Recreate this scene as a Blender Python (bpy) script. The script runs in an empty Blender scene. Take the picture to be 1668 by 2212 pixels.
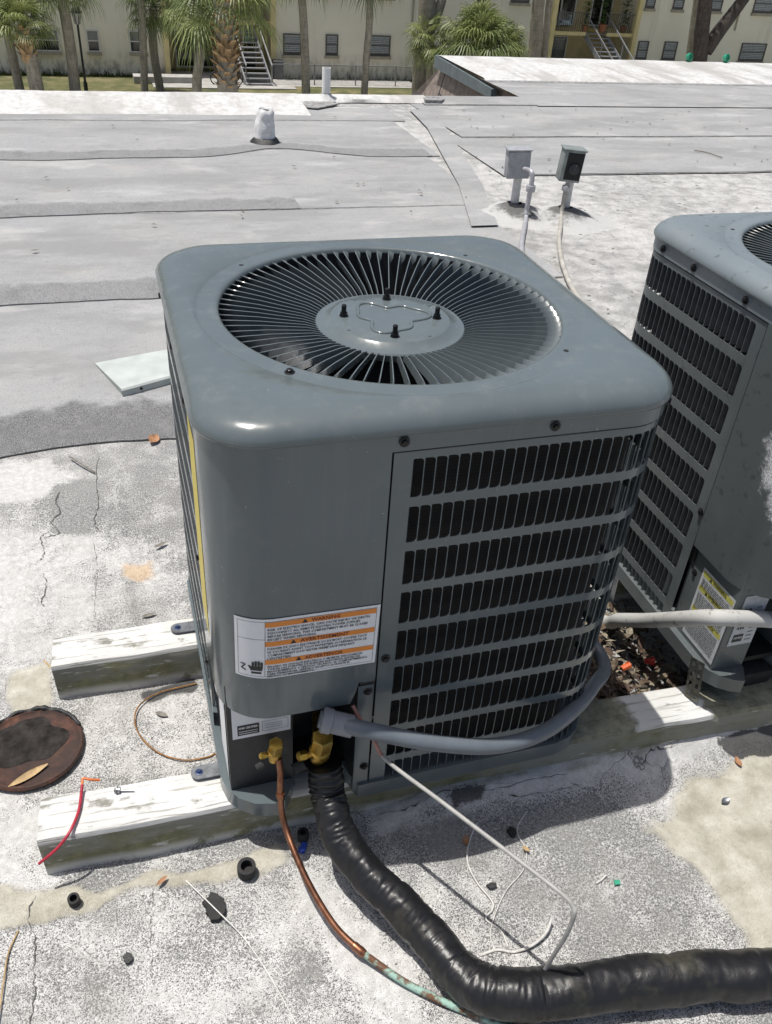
import bpy, bmesh, math, random
import numpy as np
from mathutils import Vector, Matrix, noise as mnoise
random.seed(7); rng = np.random.default_rng(7)
PI = math.pi; R = math.radians
scene = bpy.context.scene
COL = scene.collection

# ------------------------------------------------------------------ camera
cam_d = bpy.data.cameras.new('camera'); cam = bpy.data.objects.new('camera', cam_d); COL.objects.link(cam)
cam_d.sensor_fit = 'VERTICAL'; cam_d.sensor_height = 24.0; cam_d.lens = 24.0 * 1847.86 / 2212.0
cam_d.clip_start = 0.02; cam_d.clip_end = 600.0
cr, cu, cf = (0.95581199, -0.28772141, 0.06033099), (0.12041785, 0.57039692, 0.81249424), (0.2681846, 0.76932681, -0.57983901)
cam.matrix_world = Matrix(((cr[0], cu[0], -cf[0], -0.42887), (cr[1], cu[1], -cf[1], -1.28058),
                           (cr[2], cu[2], -cf[2], 1.43685), (0, 0, 0, 1)))
scene.camera = cam
# ------------------------------------------------------------------ world, sun, exposure
LX, LY = 0.23, -0.10                       # sunlight moves this far in x, y per metre of fall
sun_elev = math.atan2(1.0, math.hypot(LX, LY)); sun_az = math.atan2(-LX, -LY)   # azimuth from +y towards +x
world = bpy.data.worlds.new('World'); scene.world = world; world.use_nodes = True
wn = world.node_tree.nodes; wl = world.node_tree.links
sky = wn.new('ShaderNodeTexSky'); sky.sky_type = 'NISHITA'; sky.sun_disc = False
sky.sun_elevation = sun_elev; sky.sun_rotation = sun_az; sky.air_density = 1.0; sky.dust_density = 4.0
wl.new(sky.outputs[0], wn['Background'].inputs[0]); wn['Background'].inputs[1].default_value = 0.10
sun_d = bpy.data.lights.new('sun', 'SUN'); sun_d.energy = 4.7; sun_d.angle = R(0.55); sun_d.color = (1.0, 0.965, 0.91)
sun = bpy.data.objects.new('sun', sun_d); COL.objects.link(sun); sun.location = (-4, 2, 12)
sun.rotation_euler = Vector((LX, LY, -1.0)).to_track_quat('-Z', 'Y').to_euler()
vs = scene.view_settings; vs.view_transform = 'Standard'; vs.look = 'None'; vs.gamma = 1.0; vs.exposure = 0.0
vs.use_curve_mapping = False

# ------------------------------------------------------------------ helpers
def tag(o, label=None, cat=None, group=None, kind=None):
    if label: o['label'] = label
    if cat: o['category'] = cat
    if group: o['group'] = group
    if kind: o['kind'] = kind
    return o
def empty(name, loc, label=None, cat=None, group=None, rz=0.0):
    o = bpy.data.objects.new(name, None); COL.objects.link(o); o.location = loc; o.rotation_euler = (0, 0, rz)
    o.empty_display_size = 0.1
    return tag(o, label, cat, group)
def add(name, mesh, parent=None, loc=None):
    o = bpy.data.objects.new(name, mesh); COL.objects.link(o)
    if parent is not None: o.parent = parent
    if loc is not None: o.location = loc
    return o
class MB:
    def __init__(s): s.v = []; s.f = []; s.m = []
    def put(s, vs_, fs, mi=0):
        k = len(s.v); s.v += [tuple(p) for p in vs_]
        for f in fs: s.f.append(tuple(i + k for i in f)); s.m.append(mi)
        return s
    def box(s, c, size, rz=0.0, mi=0, M=None):
        x, y, z = (q / 2 for q in size); ca, sa = math.cos(rz), math.sin(rz); P = []
        for a, b, d in ((-1,-1,-1),(1,-1,-1),(1,1,-1),(-1,1,-1),(-1,-1,1),(1,-1,1),(1,1,1),(-1,1,1)):
            p = Vector((a*x, b*y, d*z))
            p = M @ p if M is not None else Vector((p.x*ca - p.y*sa, p.x*sa + p.y*ca, p.z))
            P.append((p.x + c[0], p.y + c[1], p.z + c[2]))
        return s.put(P, [(0,3,2,1),(4,5,6,7),(0,1,5,4),(1,2,6,5),(2,3,7,6),(3,0,4,7)], mi)
    def bar(s, p, q, w, h, mi=0):
        p, q = Vector(p), Vector(q); d = q - p
        M = d.to_track_quat('X', 'Z').to_matrix()
        return s.box((p + q) / 2, (d.length, w, h), 0, mi, M)
    def rbox(s, c, size, bev, seg=2, M=None, mi=0):
        bm = bmesh.new(); bmesh.ops.create_cube(bm, size=1.0)
        bmesh.ops.scale(bm, vec=size, verts=bm.verts)
        bmesh.ops.bevel(bm, geom=bm.edges[:], offset=bev, segments=seg, affect='EDGES', profile=0.5)
        bm.verts.index_update()
        P = [(M @ v.co if M is not None else v.co) + Vector(c) for v in bm.verts]
        s.put(P, [tuple(v.index for v in f.verts) for f in bm.faces], mi); bm.free(); return s
    def lathe(s, prof, c=(0,0,0), n=24, M=None, mi=0, cap0=True, cap1=True):
        P = []
        for r, z in prof:
            for i in range(n):
                a = 2*PI*i/n; p = Vector((r*math.cos(a), r*math.sin(a), z))
                if M is not None: p = M @ p
                P.append(p + Vector(c))
        F = [(j*n+i, j*n+(i+1) % n, (j+1)*n+(i+1) % n, (j+1)*n+i) for j in range(len(prof)-1) for i in range(n)]
        if cap0: F.append(tuple(range(n))[::-1])
        if cap1: F.append(tuple((len(prof)-1)*n+i for i in range(n)))
        return s.put(P, F, mi)
    def cyl(s, p, q, r0, r1=None, n=12, mi=0):
        p, q = Vector(p), Vector(q); d = q - p; M = d.to_track_quat('Z', 'Y').to_matrix()
        return s.lathe([(r0, 0), (r0 if r1 is None else r1, d.length)], p, n, M, mi)
    def tube(s, pts, r, n=8, mi=0, caps=True, flat=1.0):
        pts = [Vector(p) for p in pts]; m = len(pts)
        rr = r if hasattr(r, '__len__') else [r]*m
        T = [((pts[min(i+1, m-1)] - pts[max(i-1, 0)]).normalized()) for i in range(m)]
        up = Vector((0,0,1)) if abs(T[0].z) < .9 else Vector((1,0,0))
        N = (up - T[0]*up.dot(T[0])).normalized(); P = []
        for i in range(m):
            N = (N - T[i]*N.dot(T[i])).normalized(); B = T[i].cross(N)
            for k in range(n):
                a = 2*PI*k/n; P.append(pts[i] + rr[i]*(math.cos(a)*N*flat + math.sin(a)*B))
        F = [(j*n+i, j*n+(i+1) % n, (j+1)*n+(i+1) % n, (j+1)*n+i) for j in range(m-1) for i in range(n)]
        if caps: F += [tuple(range(n))[::-1], tuple((m-1)*n+i for i in range(n))]
        return s.put(P, F, mi)
    def prism(s, poly, z0, z1, mi=0):
        n = len(poly)
        s.put([(x, y, z0) for x, y in poly] + [(x, y, z1) for x, y in poly],
              [tuple(range(n))[::-1], tuple(range(n, 2*n))] + [(i, (i+1) % n, n+(i+1) % n, n+i) for i in range(n)], mi)
        return s
    def mesh(s, name, mats, smooth=None, origin=None):
        me = bpy.data.meshes.new(name)
        v = s.v if origin is None else [(p[0]-origin[0], p[1]-origin[1], p[2]-origin[2]) for p in s.v]
        me.from_pydata(v, [], s.f)
        for m in (mats if isinstance(mats, (list, tuple)) else [mats]): me.materials.append(m)
        if any(s.m): me.polygons.foreach_set('material_index', s.m)
        if smooth is not None:
            me.polygons.foreach_set('use_smooth', [True]*len(me.polygons)); me.set_sharp_from_angle(angle=R(smooth))
        me.update(); return me
    def build(s, name, mats, parent=None, smooth=None, origin=None, loc=None):
        if parent is not None and origin is None and parent.get('_w'): origin = parent['_w']
        return add(name, s.mesh(name, mats, smooth, origin), parent, loc)
def spline(pts, n=8):
    P = [Vector(p) for p in pts]; out = []
    Q = [2*P[0]-P[1]] + P + [2*P[-1]-P[-2]]
    for i in range(1, len(Q)-2):
        a, b, c, d = Q[i-1], Q[i], Q[i+1], Q[i+2]
        for k in range(n):
            t = k/n; out.append(0.5*((2*b) + (c-a)*t + (2*a-5*b+4*c-d)*t*t + (3*b-a-3*c+d)*t**3))
    out.append(P[-1]); return out
def wroot(name, loc, label, cat, group=None):
    o = empty(name, loc, label, cat, group); return o
def single(name, mb, mats, loc, label, cat, group=None, smooth=None, kind=None):
    o = add(name, mb.mesh(name, mats, smooth, loc), None, loc); return tag(o, label, cat, group, kind)

# ------------------------------------------------------------------ value noise for numpy
def vnoise(x, y, seed=0):
    xi = np.floor(x).astype(np.int64); yi = np.floor(y).astype(np.int64); xf = x-xi; yf = y-yi
    def h(a, b):
        n = (a*374761393 + b*668265263 + seed*1442695041) & 0x7fffffff
        n = ((n ^ (n >> 13))*1274126177) & 0x7fffffff
        return ((n ^ (n >> 16)) & 0xffff)/65535.0
    u = xf*xf*(3-2*xf); w = yf*yf*(3-2*yf)
    return (h(xi, yi)*(1-u)+h(xi+1, yi)*u)*(1-w) + (h(xi, yi+1)*(1-u)+h(xi+1, yi+1)*u)*w
def fbm(x, y, s, o=4, seed=0):
    t = 0; a = 0.5; tot = 0
    for i in range(o): t = t + a*vnoise(x*s, y*s, seed+i*17); tot += a; a *= .5; s *= 2.03
    return t/tot

# ------------------------------------------------------------------ materials
class NT:
    def __init__(s, name):
        s.mat = bpy.data.materials.new(name); s.mat.use_nodes = True; s.t = s.mat.node_tree; s.n = s.t.nodes; s.l = s.t.links
        s.b = s.n['Principled BSDF']; s._c = None
    def val(s, sock, v):
        if hasattr(v, 'is_output') or isinstance(v, bpy.types.NodeSocket): s.l.new(v, sock)
        elif isinstance(v, (tuple, list)) and len(v) == 3 and sock.type == 'RGBA': sock.default_value = (*v, 1)
        else: sock.default_value = v
    def set(s, **k):
        for a, v in k.items(): s.val(s.b.inputs[a.replace('_', ' ')], v)
        return s
    def co(s):
        if s._c is None: s._c = s.n.new('ShaderNodeTexCoord')
        return s._c.outputs['Object']
    def gco(s):
        g = s.n.new('ShaderNodeNewGeometry'); return g.outputs['Position']
    def mapping(s, v, scale=(1,1,1), rot=(0,0,0), loc=(0,0,0)):
        m = s.n.new('ShaderNodeMapping'); s.l.new(v, m.inputs[0]); m.inputs['Scale'].default_value = scale
        m.inputs['Rotation'].default_value = rot; m.inputs['Location'].default_value = loc; return m.outputs[0]
    def noise(s, scale, detail=3, rough=.55, v=None, dist=0, color=False):
        n = s.n.new('ShaderNodeTexNoise'); s.l.new(v if v is not None else s.co(), n.inputs['Vector'])
        n.inputs['Scale'].default_value = scale; n.inputs['Detail'].default_value = detail
        n.inputs['Roughness'].default_value = rough; n.inputs['Distortion'].default_value = dist
        return n.outputs['Color' if color else 'Fac']
    def vor(s, scale, v=None, feature='F1', out='Distance', rnd=1.0):
        n = s.n.new('ShaderNodeTexVoronoi'); n.feature = feature; s.l.new(v if v is not None else s.co(), n.inputs['Vector'])
        n.inputs['Scale'].default_value = scale; n.inputs['Randomness'].default_value = rnd; return n.outputs[out]
    def wave(s, scale, v=None, dist=0, detail=2, dirn='X', prof='SIN'):
        n = s.n.new('ShaderNodeTexWave'); n.bands_direction = dirn; n.wave_profile = prof
        s.l.new(v if v is not None else s.co(), n.inputs['Vector']); n.inputs['Scale'].default_value = scale
        n.inputs['Distortion'].default_value = dist; n.inputs['Detail'].default_value = detail; return n.outputs['Fac']
    def math(s, op, a, b=0.0, c=0.0, clamp=False):
        n = s.n.new('ShaderNodeMath'); n.operation = op; n.use_clamp = clamp
        for i, v in enumerate((a, b, c)): s.val(n.inputs[i], v)
        return n.outputs[0]
    def ramp(s, f, stops, interp='LINEAR'):
        n = s.n.new('ShaderNodeValToRGB'); s.val(n.inputs[0], f); cr_ = n.color_ramp; cr_.interpolation = interp
        while len(cr_.elements) < len(stops): cr_.elements.new(0.5)
        for e, (p, c) in zip(cr_.elements, stops):
            e.position = p; e.color = (c, c, c, 1) if not hasattr(c, '__len__') else (*c, 1)
        return n.outputs[0]
    def smooth(s, f, lo, hi):
        n = s.n.new('ShaderNodeMapRange'); n.interpolation_type = 'SMOOTHSTEP'; s.val(n.inputs[0], f)
        n.inputs[1].default_value = lo; n.inputs[2].default_value = hi; return n.outputs[0]
    def mix(s, f, a, b, mode='MIX'):
        n = s.n.new('ShaderNodeMix'); n.data_type = 'RGBA'; n.blend_type = mode
        s.val(n.inputs[0], f); s.val(n.inputs[6], a); s.val(n.inputs[7], b); return n.outputs[2]
    def attr(s, name):
        n = s.n.new('ShaderNodeAttribute'); n.attribute_name = name; return n
    def sep(s, v):
        n = s.n.new('ShaderNodeSeparateXYZ'); s.l.new(v, n.inputs[0]); return n.outputs
    def bump(s, h, strength=.3, dist=.01, normal=None):
        n = s.n.new('ShaderNodeBump'); s.val(n.inputs['Height'], h); n.inputs['Strength'].default_value = strength
        n.inputs['Distance'].default_value = dist
        if normal is not None: s.l.new(normal, n.inputs['Normal'])
        s.l.new(n.outputs[0], s.b.inputs['Normal']); return n.outputs[0]
def simple(name, col, rough=.5, metal=0.0, var=.12, scale=30, bump=0.0, bdist=.001, spec=.5):
    t = NT(name); n = t.noise(scale, 4)
    lo = tuple(c*(1-var*1.6) for c in col); hi = tuple(min(1, c*(1+var*1.6)) for c in col)
    t.set(Base_Color=t.ramp(n, [(.25, lo), (.75, hi)]), Roughness=t.math('MULTIPLY_ADD', t.noise(scale*2.3, 3), .25, rough-.12), Metallic=metal)
    t.b.inputs['Specular IOR Level'].default_value = spec
    if bump: t.bump(t.noise(scale*3, 4), bump, bdist)
    return t.mat

def paint(name, col, weather):
    t = NT(name); g = t.noise(3.0, 5); f = t.noise(40, 4); o = t.co()
    c = t.ramp(g, [(.3, tuple(x*.9 for x in col)), (.7, tuple(x*1.1 for x in col))])
    rough = t.math('MULTIPLY_ADD', f, .08, .12 if not weather else .30)
    if weather:
        d = t.smooth(t.noise(7, 6, .65), .44, .66); c = t.mix(t.math('MULTIPLY', d, .35), c, (.15, .165, .17))
        sp = t.smooth(t.noise(55, 4, .6), .60, .70); c = t.mix(t.math('MULTIPLY', sp, .6), c, (.045, .05, .052))
        sp2 = t.smooth(t.noise(160, 2, .5), .72, .76); c = t.mix(t.math('MULTIPLY', sp2, .5), c, (.5, .5, .49))
        rough = t.math('MULTIPLY_ADD', d, .2, rough)
    else:
        dust = t.smooth(t.noise(9, 6, .7), .52, .78); c = t.mix(t.math('MULTIPLY', dust, .16), c, (.26, .26, .25))
        rough = t.math('MULTIPLY_ADD', dust, .16, rough)
        vs_ = t.smooth(t.noise(1.0, 5, .65, v=t.mapping(o, (26, 26, 1.4))), .5, .75)
        c = t.mix(t.math('MULTIPLY', vs_, .16), c, (.26, .265, .26))
        sc_ = t.smooth(t.noise(1.0, 4, .7, v=t.mapping(o, (160, 160, 6))), .70, .76); c = t.mix(t.math('MULTIPLY', sc_, .22), c, (.34, .35, .35))
        fl = t.smooth(t.noise(120, 3, .6), .715, .74); c = t.mix(t.math('MULTIPLY', fl, .35), c, (.42, .42, .40))
    t.set(Base_Color=c, Roughness=rough)
    t.b.inputs['Specular IOR Level'].default_value = .6
    t.bump(t.math('ADD', t.noise(3.0, 2), t.noise(1.0, 3, v=t.mapping(o, (9, 9, 1.2)))), .45, .010, t.bump(t.noise(900, 2), .03, .0006))
    return t.mat
M_paint = paint('slate_paint', (.104, .126, .133), False)
M_paint_old = paint('weathered_slate_paint', (.092, .108, .110), True)
def sprayed():
    t = NT('slate_paint_with_white_overspray'); o = t.co(); x, y, z = t.sep(o)
    g = t.noise(7, 6, .65); c = t.mix(t.math('MULTIPLY', t.smooth(g, .44, .66), .3), (.085, .100, .102), (.13, .145, .147))
    sp = t.smooth(t.noise(55, 4, .6), .58, .68); c = t.mix(t.math('MULTIPLY', sp, .7), c, (.045, .05, .052))
    d = t.n.new('ShaderNodeVectorMath'); d.operation = 'DISTANCE'
    s2 = t.mapping(o, (1, 1, .6)); t.l.new(s2, d.inputs[0]); d.inputs[1].default_value = (-.29, -.325, .35)
    m = t.math('SUBTRACT', t.math('MULTIPLY_ADD', t.noise(25, 5, .7), .12, .045), d.outputs['Value'])
    m = t.math('MULTIPLY', t.smooth(m, -.012, .012), t.smooth(t.noise(420, 2), .30, .52))
    c = t.mix(m, c, (.72, .73, .74)); t.set(Base_Color=c, Roughness=.45); return t.mat
M_sprayed = sprayed()
M_dusty_cap = paint('dusty_slate_paint', (.165, .195, .210), True)
M_black = simple('black_void', (.008, .008, .009), .7, 0, .2, 20)
M_dark = simple('dark_primer', (.018, .02, .024), .5, 0, .25, 25)
M_screw = simple('dark_screw_steel', (.03, .03, .032), .35, .7, .2, 200)
M_zinc = simple('zinc_plate', (.34, .35, .36), .42, .85, .15, 60)
M_galv = simple('galvanised_bracket', (.16, .17, .18), .5, .6, .25, 80)
M_alu = simple('bare_aluminium', (.72, .73, .74), .28, 1.0, .06, 40)
M_dark_louvre = simple('dark_louvre', (.040, .043, .048), .6, 0, .35, 40)  # near-black tone for the second unit's louvre blades, darker than its sheet
M_fan = simple('dull_fan_aluminium', (.42, .43, .44), .42, .9, .15, 25)
M_brass = simple('brass', (.50, .33, .07), .32, .9, .15, 90)
M_blue = simple('blue_screw_coat', (.025, .045, .12), .4, .3, .2, 200)
M_white_lab = simple('label_vinyl', (.74, .75, .77), .4, 0, .02, 30)
M_orange = simple('orange_print', (.72, .24, .03), .45, 0, .04, 40)
M_print = simple('black_print', (.012, .012, .014), .5, 0, .05, 40)
M_redprint = simple('dark_red_print', (.16, .02, .01), .5, 0, .05, 40)
M_yellow = simple('yellow_label', (.62, .50, .05), .45, 0, .06, 40)
M_olive = simple('faded_yellow_print', (.48, .46, .10), .5, 0, .1, 60)
M_oldlab = simple('aged_label_vinyl', (.50, .52, .54), .5, 0, .1, 90)
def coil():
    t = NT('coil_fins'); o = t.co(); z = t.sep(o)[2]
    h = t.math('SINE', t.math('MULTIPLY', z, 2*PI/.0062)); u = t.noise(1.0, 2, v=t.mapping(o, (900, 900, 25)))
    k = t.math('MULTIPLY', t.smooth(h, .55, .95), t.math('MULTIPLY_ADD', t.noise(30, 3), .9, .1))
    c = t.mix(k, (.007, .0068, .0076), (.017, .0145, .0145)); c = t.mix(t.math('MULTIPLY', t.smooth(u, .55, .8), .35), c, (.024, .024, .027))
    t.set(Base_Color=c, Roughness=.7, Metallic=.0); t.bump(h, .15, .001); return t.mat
M_coil = coil()
# ------------------------------------------------------------------ lettering as flat print geometry
def text_geom(body, size, fit=None, bold=0.0):
    cu_ = bpy.data.curves.new('txt', 'FONT'); cu_.body = body; cu_.size = size; cu_.resolution_u = 1; cu_.offset = bold
    ob = bpy.data.objects.new('txt', cu_); COL.objects.link(ob)
    dg = bpy.context.evaluated_depsgraph_get(); me = ob.evaluated_get(dg).to_mesh()
    V = [(v.co.x, v.co.y) for v in me.vertices]; F = [tuple(p.vertices) for p in me.polygons]
    ob.evaluated_get(dg).to_mesh_clear(); bpy.data.objects.remove(ob); bpy.data.curves.remove(cu_)
    if fit and V:
        w = max(v[0] for v in V); k = fit/w; V = [(x*k, y) for x, y in V]
    return V, F
def put_text(mb, body, x, y, size, fn, fit=None, bold=0.0, mi=0, center=False):
    V, F = text_geom(body, size, fit, bold)
    if not V: return
    if center: x -= max(v[0] for v in V)/2
    mb.put([fn(vx+x, vy+y) for vx, vy in V], F, mi)
def rect(mb, x0, y0, x1, y1, fn, nx=1, mi=0):
    xs = [x0+(x1-x0)*i/nx for i in range(nx+1)]
    mb.put([fn(x, y0) for x in xs]+[fn(x, y1) for x in xs], [(i, i+1, nx+2+i, nx+1+i) for i in range(nx)], mi)
def poly(mb, pts, fn, mi=0): mb.put([fn(*p) for p in pts], [tuple(range(len(pts)))], mi)
def frame(mb, x0, y0, x1, y1, w, fn, nx=8, mi=0):
    rect(mb, x0, y0, x1, y0+w, fn, nx, mi); rect(mb, x0, y1-w, x1, y1, fn, nx, mi)
    rect(mb, x0, y0+w, x0+w, y1-w, fn, 1, mi); rect(mb, x1-w, y0+w, x1, y1-w, fn, 1, mi)

# ------------------------------------------------------------------ rounded square perimeter of a cabinet
class Perim:
    def __init__(s, b, r, xs):
        q = b-r; A = PI/2*r
        s.seg = [('l', (xs, -b), (1, 0), q-xs), ('a', (q, -q), -PI/2, A), ('l', (b, -q), (0, 1), 2*q), ('a', (q, q), 0, A),
                 ('l', (q, b), (-1, 0), 2*q), ('a', (-q, q), PI/2, A), ('l', (-b, q), (0, -1), 2*q), ('a', (-q, -q), PI, A),
                 ('l', (-q, -b), (1, 0), xs+q)]
        s.r = r; s.b = b; s.q = q; s.L = sum(g[3] for g in s.seg)
        s.u_left = sum(g[3] for g in s.seg[:6])          # start of the straight left side (at its back end)
    def at(s, u):
        u = u % s.L
        for g in s.seg:
            if u <= g[3] or g is s.seg[-1]:
                if g[0] == 'l':
                    dx, dy = g[2]; return g[1][0]+dx*u, g[1][1]+dy*u, dy, -dx
                a = g[2]+u/s.r; return g[1][0]+s.r*math.cos(a), g[1][1]+s.r*math.sin(a), math.cos(a), math.sin(a)
            u -= g[3]
    def p(s, u, z, off=0.0):
        x, y, nx, ny = s.at(u); return (x+nx*off, y+ny*off, z)
def rsq(b, r, n):
    """n points of a rounded square by angle, counter-clockwise"""
    out = []; q = b-r
    for i in range(n):
        a = 2*PI*i/n; c, s_ = math.cos(a), math.sin(a); k = b/max(abs(c), abs(s_)); x, y = c*k, s_*k
        if abs(x) > q and abs(y) > q:        # on the corner arc: intersect ray with arc
            ox, oy = math.copysign(q, c), math.copysign(q, s_); B = c*ox+s_*oy; D = B*B-(ox*ox+oy*oy-r*r); k = B+math.sqrt(max(D, 0)); x, y = c*k, s_*k
        out.append((x, y))
    return out

def hex_screw(mb, p, n, r=.005, mi=0):
    p, n = Vector(p), Vector(n).normalized(); M = n.to_track_quat('Z', 'Y').to_matrix()
    mb.lathe([(r*1.55, 0), (r*1.55, .0012), (r*1.3, .0016)], p, 14, M, mi)
    mb.lathe([(r, .0012), (r, .0048), (r*.75, .0056)], p, 6, M, mi)
SCREW = {}
def screw(parent, p, n, mat):
    key = mat.name
    if key not in SCREW:
        mb = MB(); hex_screw(mb, (0, 0, 0), (0, 0, 1)); SCREW[key] = mb.mesh('screw', mat, 40)
    o = add('screw', SCREW[key], parent, p); o.rotation_euler = Vector(n).to_track_quat('Z', 'Y').to_euler(); return o

def condenser(loc, label, group, a, H, rows, row_top, row_pitch, slot_h, pm, pm_panel, first, u_focus, dome):
    """a: half width of the cap, H: height of the cabinet under the cap (local z), rows of slots"""
    root = empty('condenser_unit', loc, label, 'air conditioner', group)
    b = a-.008; rc = .088; xs = -.10 if first else -.06; cell = .0172
    P = Perim(b, rc, xs)
    u_end = P.u_left + (2*P.q) - (.195-rc)                 # where the wrap-round guard meets the service panel on the left side
    # ---- base pan, with the notch where the pipes leave
    mb = MB(); outline = []
    for x, y in rsq(b+.005, rc, 96): outline.append((x, y))
    k = next(i for i, (x, y) in enumerate(outline) if y < 0 and x > -.25 and abs(y+b+.005) < .002)
    k2 = next(i for i, (x, y) in enumerate(outline) if y < 0 and x > -.13 and i > k)
    outline = outline[:k]+[(-.255, -b-.003), (-.235, -b+.03), (-.215, -b+.10), (-.15, -b+.10), (-.13, -b+.02)]+outline[k2:]
    mb.prism(outline, 0, .034)
    mb.build('base_pan', pm, root, 40)
    # ---- coil and the black inside
    Pc = Perim(b-.035, rc-.03, xs); ns = 120
    mb = MB(); U = [(.03 + (u_end-.06)*i/ns)*Pc.L/P.L for i in range(ns+1)]
    mb.put([Pc.p(u, .036) for u in U]+[Pc.p(u, H-.01) for u in U], [(i, i+1, ns+2+i, ns+1+i) for i in range(ns)])
    mb.build('coil', M_coil, root, 60)
    mb = MB(); mb.box((0, 0, .03), (2*b-.11, 2*b-.11, .012)); mb.build('floor_of_cabinet', M_black, root)
    # ---- louvred guard: one stamped sheet with D-shaped slots
    ncol = int((u_end-.05)/cell); u0 = (u_end-ncol*cell)/2 if not first else .028
    ncol = int((u_end-.022-u0)/cell)
    mb = MB(); zt = [row_top-row_pitch*i for i in range(rows)]
    us = [0.0, u0] + [u0+cell*i for i in range(1, ncol+1)] + [u_end]
    def band(z0, z1):
        n = len(us)
        mb.put([P.p(u, z0) for u in us]+[P.p(u, z1) for u in us], [(i, i+1, n+1+i, n+i) for i in range(n-1)])
    band(zt[0], H+.004)
    for i in range(rows-1): band(zt[i+1], zt[i]-slot_h)
    band(.012, zt[-1]-slot_h)
    w = cell; web = .0011
    def slot_outline(z1):
        z0 = z1-slot_h; x0, x1 = web*.5, w-web*.5; out = []
        for cx, cz, rr, a0 in ((x1, z1, .0062, 0), (x0, z1, .0016, 90), (x0, z0, .0016, 180), (x1, z0, .0072, 270)):
            sx = -1 if cx == x1 else 1; sz = -1 if cz == z1 else 1
            for j in range(4):
                an = R(a0+30*j); out.append((cx+sx*rr+rr*math.cos(an), cz+sz*rr+rr*math.sin(an)))
        return out
    for z1 in zt:
        z0 = z1-slot_h; O = slot_outline(z1)
        # outer ring of the cell: same number of points on the rectangle
        E = []
        for j, (x, z) in enumerate(O):
            q_ = j // 4; m = j % 4
            cx, cz = ((w, z1), (0, z1), (0, z0), (w, z0))[q_]
            hx = ((w, z), (x, z1), (0, z), (x, z0))[q_] if m < 2 else ((x, z1), (0, z), (x, z0), (w, z))[q_]
            E.append(hx if m in (0, 3) else (cx, cz))
        for c in range(ncol):
            uu = u0+c*cell
            mb.put([P.p(uu+x, z) for x, z in E]+[P.p(uu+x, z) for x, z in O]+[P.p(uu+x, z, -.0015) for x, z in O],
                   [(j, (j+1) % 16, 16+(j+1) % 16, 16+j) for j in range(16)]+[(16+j, 16+(j+1) % 16, 32+(j+1) % 16, 32+j) for j in range(16)])
        for ua, ub in ((0.0, u0), (u0+ncol*cell, u_end)):
            mb.put([P.p(ua, z0), P.p(ub, z0), P.p(ub, z1), P.p(ua, z1)], [(0, 1, 2, 3)])
    guard = mb.build('louvred_guard', pm, root, 50)
    # louvre blades bent inwards at each slot
    def blade(m, org, t, n):
        hs = slot_h*.96; prof = [(0, 0), (.0008, -.0022), (.0026, -.0056), (.0046, -.0086)] if first else [(0, 0), (.0012, -.0026), (.0042, -.0072), (.0085, -.0135)]
        cuts = [0, .0004, .0018, .0075]; V = []
        for (du, dn), cz in zip(prof, cuts):
            for z in (-hs/2+cz, hs/2-cz): V.append((org[0]+t[0]*du+n[0]*dn, org[1]+t[1]*du+n[1]*dn, org[2]+z))
        m.put(V, [(2*i, 2*i+2, 2*i+3, 2*i+1) for i in range(3)])
    mbl = MB(); blade(mbl, (0, 0, 0), (1, 0), (0, -1)); blade_me = mbl.mesh('louvre', pm if first else M_dark_louvre, 60)
    rest = MB(); nind = 0
    for z1 in zt:
        for c in range(ncol):
            uu = u0+c*cell+web*.5; x, y, nx, ny = P.at(uu); zc = z1-slot_h/2
            if u_focus[0] <= uu < u_focus[1] and nind < 295:
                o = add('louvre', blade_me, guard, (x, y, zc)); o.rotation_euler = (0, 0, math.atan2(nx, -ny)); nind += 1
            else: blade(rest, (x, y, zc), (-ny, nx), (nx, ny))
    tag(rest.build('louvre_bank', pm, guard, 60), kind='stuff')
    # ---- service panel wrapped round the front left corner
    zb = .250
    mb = MB(); nu = 60; Us = [u_end+.0035 + (P.L-u_end-.007)*i/nu for i in range(nu+1)]
    rowsz = [zb, zb+.003, zb+.02, .45, H-.06, H+.003]; n = nu+1
    bend = [-.006, 0, .001, .001, .001, .001]
    V = [P.p(u, z, .0012+o_) for z, o_ in zip(rowsz, bend) for u in Us]
    # knock-out notch in the lower right corner: lift the edge near the seam
    V2 = []
    for idx, (x, y, z) in enumerate(V):
        u = Us[idx % n]; d = P.L-u; r_ = idx//n
        if r_ in (0, 1, 2) and d < .042:
            z += (.052-.003*r_)*(1-max(0, d-.030)/.012) if d > .030 else .052-.006*r_
        V2.append((x, y, z))
    mb.put(V2, [(j*n+i, j*n+i+1, (j+1)*n+i+1, (j+1)*n+i) for j in range(len(rowsz)-1) for i in range(nu)])
    # edge flanges
    for u, s_ in ((Us[0], 1), (Us[-1], -1)):
        mb.put([P.p(u, zb+(.052 if s_ < 0 else 0), .0012), P.p(u, H, .0012), P.p(u, H, -.012), P.p(u, zb+(.052 if s_ < 0 else 0), -.012)], [(0, 1, 2, 3)])
    panel = mb.build('service_panel', pm_panel, root, 35)
    # black joint behind the seam
    mb = MB(); mb.put([P.p(P.L-.012, .20, -.008), P.p(.012, .20, -.008), P.p(.012, H, -.008), P.p(P.L-.012, H, -.008)], [(0, 1, 2, 3)])
    mb.build('panel_joint', M_black, root)
    mb = MB(); mb.put([P.p(u_end-.012, .20, -.008), P.p(u_end+.012, .20, -.008), P.p(u_end+.012, H, -.008), P.p(u_end-.012, H, -.008)], [(0, 1, 2, 3)])
    mb.build('panel_joint', M_black, root)
    # ---- lower corner post and valve recess
    mb = MB(); bi = b-.012; zp = .012; zq = .30
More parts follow.
